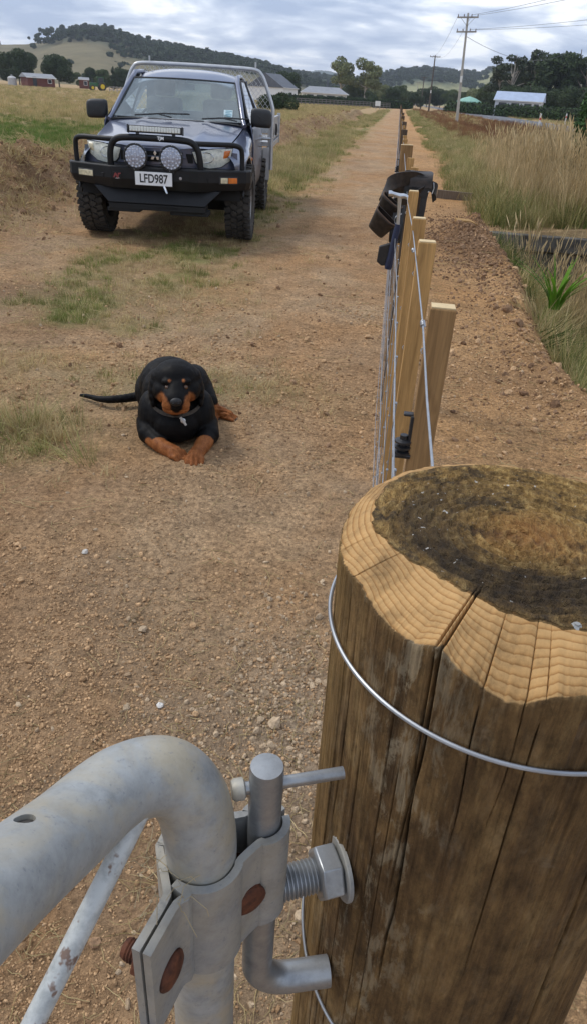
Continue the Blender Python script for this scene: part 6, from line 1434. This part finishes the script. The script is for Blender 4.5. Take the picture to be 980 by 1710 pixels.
x = rng.normal(1.0, .27, 4600); y = rng.normal(9.3, 1.1, 4600); stones('spoil_clods', x, y, rng.lognormal(0, .5, len(x))*.0095, dk, 'broken clods on the spoil heap by the headwall')
y = near_biased(6.2, 75)(7000); x = rng.normal(-5.05, .5, 7000)+1.0*sstep(14, 30, y); stones('windrow_clods', x, y, rng.lognormal(0, .5, len(x))*.016, dk+cl_[:1], 'broken clods in the spoil windrow')
y = rng.uniform(2.0, 9.6, 2600); x = edge_x(y)+rng.normal(-.12, .2, 2600); stones('lip_clods', x, y, rng.lognormal(0, .5, len(x))*.009, dk+cl_, 'clods crumbling along the lip of the drain')
x, y = fan(1500, 3.0, 12); k = (x < edge_x(y)) & offdog(x, y); x, y = x[k], y[k]; stones('track_clods', x, y, rng.lognormal(0, .5, len(x))*.009, dk+cl_, 'scattered small clods further along the track')
# dry stems lying about
def stem_src(name, seed):
    rs = np.random.default_rng(seed); mb = MB(); p = Vector((0, 0, .003)); a = 0; pts = []
    for k in range(6): pts.append(p.copy()); a += rs.normal(0, .35); p = p+Vector((math.cos(a), math.sin(a), rs.normal(0, .06)))*.016
    mb.tube(pts, [.0007, .0009, .0009, .0008, .0007, .0004], 4, cap=False); return source(name, mb, G_DRY)
sm = [stem_src('st%d' % i, i) for i in range(6)]
x, y = fan(9000, .45, 9); k = (x < edge_x(y)) & (rng.uniform(size=len(x)) < np.clip(.5+1.2*fbm(x*1.1, y*1.1, 3, 88), .03, 1)) & offdog(x, y); x, y = x[k], y[k]
scatter('straw_litter', np.stack([x, y, terrain(x, y)+.002], 1), np.stack([rng.normal(0, .12, len(x)), rng.normal(0, .12, len(x)), rng.uniform(0, 6.28, len(x))], 1), rng.uniform(.35, 1.1, len(x))*(.7+.22*y), sm, None, 'dry stems lying on the track', 'straw')
# single stones one can pick out
for k, (x, y, s, m, lb_) in enumerate([(-.93, 1.99, .016, PALE, 'pale stone lying alone on the track left of the gravel, nearest the dog'), (-.60, 1.62, .019, GRAV, 'rounded pale stone in the middle of the track'), (-.46, 1.33, .012, PALE, 'small white stone just left of the gravel patch'), (-.52, 1.02, .020, GRAV, 'lumpy buff stone left of the post below the gravel patch'), (.46, 3.35, .022, DKCL, 'dark clod lying right of the nearest batten'), (-.41, .72, .017, DKCL, 'dark twiggy clod in front of the gate corner'), (.92, 4.15, .035, DKCL, 'brown clod near the lip of the drain, larger of two'), (1.10, 4.55, .028, DKCL, 'brown clod near the lip of the drain, smaller of two')]):
    src_ = rock_src('stone', 200+k, m, .75); o = src_; o.name = 'stone'; COL.objects.link(o); o.scale = (s, s*.85, s*.8); o.rotation_euler = (.1, .2, k*1.3); o.location = (x, y, float(terrain(x, y))+s*.35); tag(o, lb_, 'stone', 'loose stones on the track')
# scrub on the hills: far bush that reads as one mass
def scrub_src(name, seed):
    rs = np.random.default_rng(seed); cl = [((rs.normal(0, .3), rs.normal(0, .3), .5+rs.normal(0, .15)), (.42, .42, .40)) for _ in range(4)]; return source(name, leaf_cloud(cl, .17, 420, rs), L_DARK)
sc_src = [scrub_src('sh%d' % i, i) for i in range(3)]
def hill_scrub(nm, HV, n, size, label):
    _, v, b = HV; w = np.where(b > .5, 1.0, .004); w = w/w.sum(); i = rng.choice(len(v), n, p=w); p = v[i]+rng.normal(0, 1, (n, 3))*np.array([9, 9, .4]); scatter(nm, p-np.array([0, 0, 1.0]), np.stack([np.zeros(n), np.zeros(n), rng.uniform(0, 6.28, n)], 1), size*rng.uniform(.6, 1.4, n), sc_src, None, label, 'bush')
hill_scrub('hill_scrub', HL, 9500, 3.4, 'dark native bush covering the left hill'); hill_scrub('far_hill_scrub', HR, 7500, 4.2, 'dark bush scattered over the right hills')
# ------------------------------------------------------------------ thin summer haze over the plain
hz = MB().box((0, 2650, 78), (8400, 5600, 170)).build('haze', None, None, None)
t = NT('haze'); t.t.nodes.remove(t.b); pv = t.n('ShaderNodeVolumePrincipled'); pv.inputs['Color'].default_value = (.80, .87, 1.0, 1); pv.inputs['Density'].default_value = .00019; pv.inputs['Anisotropy'].default_value = .2
t.l(pv.outputs[0], t.out.inputs['Volume']); hz.data.materials.append(t.m); tag(hz, 'thin pale haze over the plain and the far hills', 'haze', kind='stuff')
